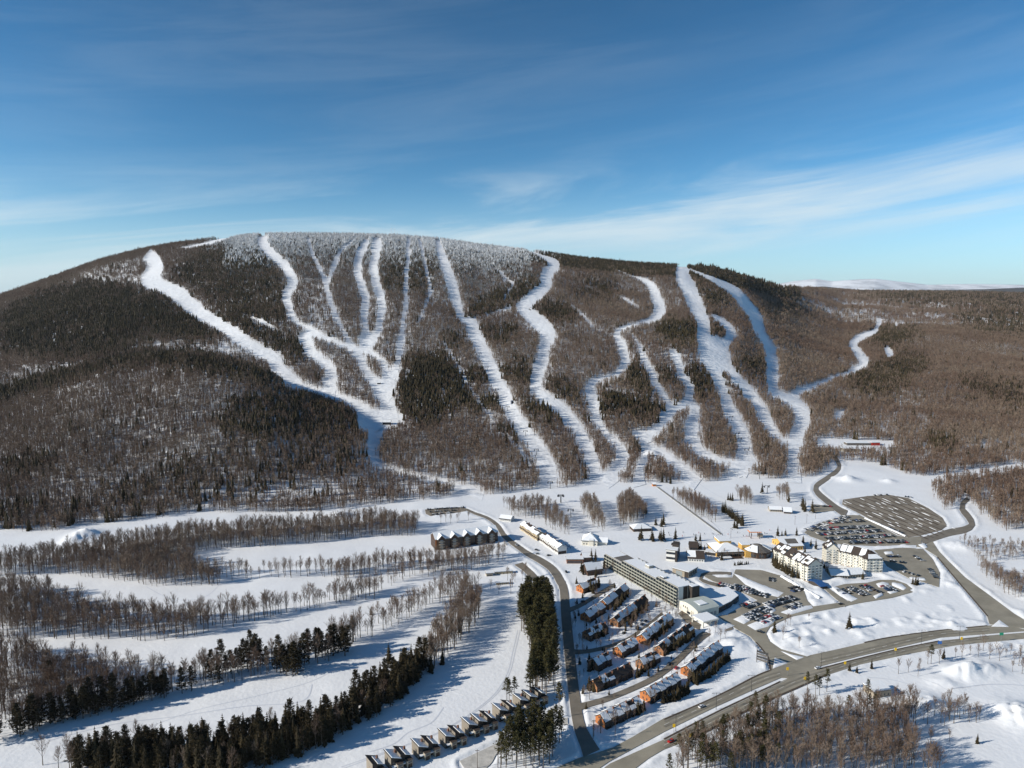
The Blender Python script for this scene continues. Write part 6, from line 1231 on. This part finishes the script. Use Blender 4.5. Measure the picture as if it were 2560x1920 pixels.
drift('small snow island between the hotel car rows', z6([(610, 1265), (640, 1262), (690, 1292), (660, 1312), (620, 1290)])); drift('thin snow island along the road beside the hotel cars', z6([(715, 1305), (800, 1272), (905, 1262), (915, 1280), (770, 1322)])); drift('rounded snow island at the resort entrance', z9([(510, 402), (600, 365), (700, 338), (712, 352), (640, 410), (560, 432)])); drift('snow island with cars beside the columned porch', z9([(425, 365), (500, 330), (560, 355), (490, 395)]))
drift('oval snow island in front of the columned porch', z9([(245, 395), (340, 362), (435, 405), (330, 445), (260, 430)])); drift('left snow island in the oval car park', z6([(1302, 1130), (1340, 1118), (1380, 1125), (1385, 1150), (1320, 1152)])); drift('right snow island in the oval car park', z6([(1400, 1122), (1460, 1130), (1490, 1155), (1470, 1170), (1400, 1140)])); drift('lower snow island in the oval car park', z6([(1370, 1180), (1430, 1170), (1440, 1180), (1390, 1192)])); drift('lowest left snow island in the oval car park', z6([(1285, 1205), (1340, 1185), (1348, 1200), (1300, 1222)]))
drift('long snow island left of the oval car park', z6([(1000, 1132), (1060, 1150), (1190, 1222), (1150, 1240), (1080, 1205)])); drift('triangular snow island at the highway junction, left', z9([(680, 600), (760, 634), (668, 668)]), .5); drift('triangular snow island at the highway junction, right', z9([(715, 560), (790, 585), (860, 598), (815, 615)]), .5); drift('snow triangle at the right-hand highway corner', z9([(2060, 368), (2120, 412), (2010, 410)]), .5)
drift('snow strip between the hotel road and the crowded car park', z6([(1290, 905), (1400, 898), (1550, 893), (1550, 903), (1420, 910), (1300, 917)]), .7); drift('small snow heap at the corner of the straight road', z6([(1560, 890), (1600, 880), (1620, 905), (1600, 915)]), .8); drift('snow heap in the shaded car park', z6([(1350, 935), (1400, 932), (1410, 945), (1360, 950)]), .8); drift('snow heap by the end of the shaded car park', z6([(1505, 1090), (1600, 1095), (1610, 1110), (1520, 1106)]), .8)
random.seed(5)
def inside(p): return rsample(PAVE, np.array([p.x]), np.array([p.y]))[0] > .9
for i in range(15):      # ploughed ridges that divide the gravel car park
    x = 1098+random.uniform(0, 20)
    while x < 1745:
        l = random.uniform(18, 62); c = 446+i*14.2; P0, P1 = (x, .42*(x-1100)+c), (x+l, .42*(x+l-1100)+c); x += l+random.uniform(25, 130)
        a, b = G(z6([P0])[0]), G(z6([P1])[0])
        if not (inside(a) and inside(b)) or P0[1] > 790 or P0[1] < 598: continue
        d = b-a; rz = math.atan2(d.y, d.x); ln = math.hypot(d.x, d.y); hw = random.uniform(.3, .65); hh = random.uniform(.3, .6); dirt = i % 4 == 2 and random.random() < .6
        V = []
        for j in range(8): xx = ln*j/7; s = math.sin(math.pi*(j+.3)/7.6)**.6; V += [(xx, -hw*s, 0), (xx, random.uniform(-.1, .1), hh*s*random.uniform(.7, 1.2)), (xx, hw*s, 0)]
        tag(obj('snow_ridge', mesh('snow_ridge', V, [(3*j+q, 3*j+3+q, 3*j+4+q, 3*j+1+q) for j in range(7) for q in (0, 1)], 'snow', None, True), None, (a.x, a.y, a.z+.03), rz), 'ploughed snow ridge in the large gravel car park', 'snow ridge', 'snow ridges in the gravel car park')
for i in range(9):
    c = 452+i*23; xs = (1110, 1740); pts = [(x, .42*(x-1100)+c) for x in np.linspace(*xs, 40)]; gg = GP(z6(pts)); pts = [p for p, v in zip(pts, rsample(PAVE, gg[:, 0], gg[:, 1])) if v > .9]
    if len(pts) > 3: lane('dark muddy tyre line across the gravel car park', z6([pts[1], pts[len(pts)//2], pts[-2]]), random.uniform(1.5, 3.2), None, 'road_brown', 'tyre_line')
def ridge_line(label, z, p, q, wd, h):
    a, b = G(z([p])[0]), G(z([q])[0]); d = b-a; ln = math.hypot(d.x, d.y); n = max(int(ln/3), 4); V = []
    for j in range(n+1): x = ln*j/n; r = random.uniform(.75, 1.2); V += [(x, -wd/2*r, -.1), (x, -wd/5, h*r), (x, wd/5, h*r), (x, wd/2*r, -.1)]
    tag(obj('snow_ridge', mesh('snow_ridge', V, [(4*j+k, 4*j+4+k, 4*j+5+k, 4*j+1+k) for j in range(n) for k in (0, 1, 2)], 'snow', None, True), None, (a.x, a.y, a.z+.05), math.atan2(d.y, d.x)), label, 'snow ridge')
ridge_line('long straight snow ridge between the two large car parks', zP, (900, 425), (1350, 625), 3.5, 1.2); ridge_line('straight snow bank beside the lower hotel drive', z6, (725, 1085), (960, 1220), 4, 1.3)

# ------------------------------------------------------------------ street furniture
def lamp(p, z, label):
    g = G(z([p])[0]); e = tag(empty('street_lamp', g), label, 'street lamp', 'street lamps'); V, Fc = [], []; pole(V, Fc, [(0, 0, -.5, .16), (0, 0, 11, .10)], 6); obj('pole', shared('lp', lambda: mesh('lamp_pole', V, Fc, 'dark_metal')), e)
    for s in (-1, 1): bx('arm', e, 'dark_metal', min(s*.1, s*2.4), max(s*.1, s*2.4), -.06, .06, 10.7, 10.85); bx('lamp_head', e, 'grey_metal', s*2.4-.45, s*2.4+.45, -.18, .18, 10.55, 10.75)
for i, q in enumerate([(72, 1052), (320, 918), (537, 805), (965, 655), (1580, 515), (1815, 490)]): lamp(q, z9, 'double-armed lamp on the highway median, '+NUM[i]+' from the lower left')
def banner(p, z, label):
    g = G(z([p])[0]); e = tag(empty('banner_post', g), label, 'sign', 'yellow signs along the highway'); V, Fc = [], []; pole(V, Fc, [(0, 0, -.4, .09), (0, 0, 6.2, .07)], 6); obj('post', shared('bp', lambda: mesh('banner_pole', V, Fc, 'grey_metal')), e)
    bx('panel', e, 'banner_yellow', -.75, .75, -.30, -.1, 4.2, 6.3)
for i, q in enumerate([(60, 1068), (158, 1128), (757, 712), (864, 772), (1110, 675), (1420, 590), (1825, 522)]): banner(q, z9, 'yellow sign on a post beside the highway, '+NUM[i]+' from the lower left')
def billboard():
    a, rz, ln = frame(*z9([(568, 628), (606, 640)])); e = tag(empty('billboard', a, rz), 'dark-framed slatted billboard on the snow beside the resort entrance', 'billboard'); ln = max(ln, 8)
    for x in (.2, ln-.2): bx('post', e, 'dark_metal', x-.18, x+.18, -.18, .18, -1, 9.5)
    for k in range(4): bx('panel', e, 'dark_metal' if k % 2 else 'grey_roof', .4, ln-.4, -.12, .12, 2.0+k*1.9, 3.4+k*1.9)
billboard()
def small_sign(z, p, m, label, h=5):
    g = G(z([p])[0]); e = tag(empty('road_sign', g), label, 'sign'); bx('post', e, 'grey_metal', -.08, .08, -.08, .08, -.4, h); bx('panel', e, m, -1.5, 1.5, -.2, -.09, h-2.2, h)
small_sign(z9, (2070, 500), 'sign_green', 'green road sign on the near side of the highway at the right', 7); small_sign(z9, (1693, 530), 'sign_blue', 'small blue road sign beside the near carriageway', 4)
def utility(z, p, label, h=11):
    g = G(z([p])[0]); e = tag(empty('utility_pole', g), label, 'pole', 'utility poles'); V, Fc = [], []; pole(V, Fc, [(0, 0, -.5, .17), (0, 0, h, .11)], 6); obj('post', mesh('utility_post', V, Fc, 'brown_siding'), e); bx('crossarm', e, 'brown_siding', -1.2, 1.2, -.08, .08, h-1, h-.8)
for i, (z, q) in enumerate([(z8, (1555, 1095)), (z8, (1600, 1065)), (z8, (1690, 1090)), (z8, (970, 1278)), (zS, (1180, 1086)), (zS, (1390, 1040)), (zV, (780, 640)), (zV, (1765, 440)), (zV, (1945, 420)), (zV, (2080, 350)), (zT, (280, 1600)), (zT, (1630, 960))]): utility(z, q, 'thin pole '+['by the lowest town house row, left', 'by the lowest town house row, middle', 'by the lowest town house row, right', 'at the bottom edge below the saw-tooth houses', 'at the left of the cul-de-sac', 'at the right of the cul-de-sac', 'behind the yellow base lodge', 'above the shed-like lodge', 'left of the crowded car park', 'above the crowded car park', 'at the corner of the straight street', 'beside the billboard snow bank'][i])
# chairlift towers
def tower(p, z, label, rz=0.0, h=10, sc=1.0):
    g = G(z([p])[0]); e = tag(empty('lift_tower', g, rz), label, 'lift tower', 'ski lift towers'); e.scale = (sc,)*3; V, Fc = [], []; pole(V, Fc, [(0, 0, -1, .45), (0, 0, h, .3)], 8); obj('mast', shared('lift_mast', lambda: mesh('lift_mast', V, Fc, 'dark_metal')), e)
    bx('crossarm', e, 'dark_metal', -3.2, 3.2, -.2, .2, h, h+.4)
    for s in (-1, 1): bx('sheave', e, 'rubber', s*3-.2, s*3+.2, -1.4, 1.4, h+.4, h+.8); bx('cabin', e, 'dark_metal', s*3-.7, s*3+.7, 2.2, 3.8, h-3.0, h-.9)
TW = [(z5, (1030, 68)), (z5, (1140, 222)), (z5, (1208, 340)), (z5, (1292, 545)), (zB, (1420, 165)), (zB, (1470, 300)), (zB, (1485, 342)), (zB, (1540, 435)), (zB, (1640, 625)), (zB, (1700, 735)), (z5, (1355, 630)), (zB1, (815, 790)), (zB1, (858, 865)), (zB1, (905, 950)), (zB1, (965, 1090)), (zK, (1605, 75)), (zK, (1712, 240))]
for i, (z, q) in enumerate(TW): tower(q, z, 'lift tower '+['on the gondola run beside the dark conifers', 'on the gondola run, second above the base', 'on the gondola run, double cabin', 'at the bottom of the gondola run', 'highest on the steep wide run', 'on the steep wide run between wood tips', 'on the steep wide run just under its neighbour', 'on the steep wide run near its end', 'in the open base below the steep run', 'beside the lone spruce on the base', 'in the trees below the gondola run', 'high on the gondola run', 'on the upper gondola run, second', 'on the upper gondola run, third', 'on the upper gondola run, fourth', 'above the guest houses in the bare trees', 'above the beige house in the bare trees'][i], RNG.uniform(-.2, .2))
def mast(px, label):
    p = ridge_pt(px); e = tag(empty('antenna_mast', p), label, 'mast', 'antenna masts on the summit'); V, Fc = [], []; pole(V, Fc, [(0, 0, -5, .9), (0, 0, 42, .5)], 6); obj('pole', mesh('mast_pole', V, Fc, 'white_metal'), e)
    for z in (18, 30, 38): bx('dish', e, 'white_metal', -1.6, 1.6, -1.2, -.6, z, z+2.4)
mast(983, 'left white antenna mast on the summit ridge'); mast(992, 'right white antenna mast on the summit ridge')
# conveyor lift: a dark belt between two rails
a, rz, ln = frame(*zB([(832, 690), (1335, 1062)])); e = tag(empty('conveyor_lift', a, rz), 'long dark conveyor lift running diagonally across the beginner slope', 'lift'); zb = G(zB([(1335, 1062)])[0]).z; nseg = 24
for i in range(nseg):
    x0, x1 = ln*i/nseg, ln*(i+1)/nseg; xm = (x0+x1)/2; X, Y = a.x+math.cos(rz)*xm, a.y+math.sin(rz)*xm; zz = float(terr(np.array([X]), np.array([Y]))[0])-a.z
    bx('belt', e, 'dark_metal', x0, x1, -.6, .6, zz-.3, zz+.35)
    for s in (-1, 1): bx('rail', e, 'grey_metal', x0, x1, s*.9-.08, s*.9+.08, zz-.3, zz+.9)
# skiers on the snow near the guest houses: one continuous figure each
def person_mesh(m):
    def mk():
        me = bpy.data.meshes.new('person_body'); V = [(0, 0, .95), (0, 0, 1.2), (0, 0, 1.42), (0, .02, 1.55), (0, .04, 1.70), (.22, 0, 1.38), (.34, .16, 1.12), (.36, .36, 1.05), (-.22, 0, 1.38), (-.34, .16, 1.12), (-.36, .36, 1.05), (.12, .05, .5), (.13, -.05, .06), (.13, .16, .04), (-.12, .05, .5), (-.13, -.05, .06), (-.13, .16, .04)]
        E_ = [(0, 1), (1, 2), (2, 3), (3, 4), (2, 5), (5, 6), (6, 7), (2, 8), (8, 9), (9, 10), (0, 11), (11, 12), (12, 13), (0, 14), (14, 15), (15, 16)]; me.from_pydata(V, E_, []); o = bpy.data.objects.new('person_body', me); COL.objects.link(o); md = o.modifiers.new('skin', 'SKIN')
        rad = [.17, .17, .19, .08, .13, .09, .07, .05, .09, .07, .05, .11, .08, .06, .11, .08, .06]
        for v, r in zip(me.skin_vertices[0].data, rad): v.radius = (r, r)
        me.skin_vertices[0].data[0].use_root = True; dg = bpy.context.evaluated_depsgraph_get(); out = bpy.data.meshes.new_from_object(o.evaluated_get(dg)); bpy.data.objects.remove(o); out.materials.clear(); out.materials.append(MATS[m]); return out
    return shared('person'+m, mk)
for i, q in enumerate([(1655, 545), (1668, 552), (1680, 560), (1690, 568), (1662, 575), (1700, 560), (1675, 588), (1710, 580)]):
    g = G(zK([q])[0]); zz = float(terr(np.array([g.x]), np.array([g.y]))[0]); c = 'red_cloth' if i == 3 else 'skin_cloth'
    tag(obj('person', person_mesh(c), None, (g.x, g.y, zz), random.uniform(0, 6)), 'person in '+('red' if i == 3 else 'dark')+' ski clothes standing in the snow beside the white guest house row', 'person', 'dark-clad skiers beside the guest houses' if i != 3 else None)

rp = random.Random(3)
for i in range(36):
    q = (rp.uniform(500, 1500), rp.uniform(520, 660)) if i < 24 else (rp.uniform(-200, 600), rp.uniform(560, 640)); g = G(zV([q])[0]); zz = float(terr(np.array([g.x]), np.array([g.y]))[0]); c = 'red_cloth' if i % 6 == 0 else 'skin_cloth'
    tag(obj('person', person_mesh(c), None, (g.x, g.y, zz), rp.uniform(0, 6)), ('red' if i % 6 == 0 else 'dark')+'-clad skier standing on the open snow behind the base lodges', 'person', ('red' if i % 6 == 0 else 'dark')+'-clad skiers behind the base lodges')

# ------------------------------------------------------------------ air
hm = bpy.data.materials.new('haze'); hm.use_nodes = True; ht = hm.node_tree; ht.nodes.clear(); ho = ht.nodes.new('ShaderNodeOutputMaterial'); hv = ht.nodes.new('ShaderNodeVolumePrincipled')
hv.inputs['Color'].default_value = (.86, .93, 1.0, 1); hv.inputs['Density'].default_value = 1.0e-5; hv.inputs['Anisotropy'].default_value = .2; ht.links.new(hv.outputs[0], ho.inputs['Volume'])
hme = bpy.data.meshes.new('haze'); hme.from_pydata(boxv(-95000, 95000, -1500, 52000, -8, 1150), [], BOXF); hme.materials.append(hm); tag(obj('haze', hme), 'thin cold air haze over the valley', kind='stuff')
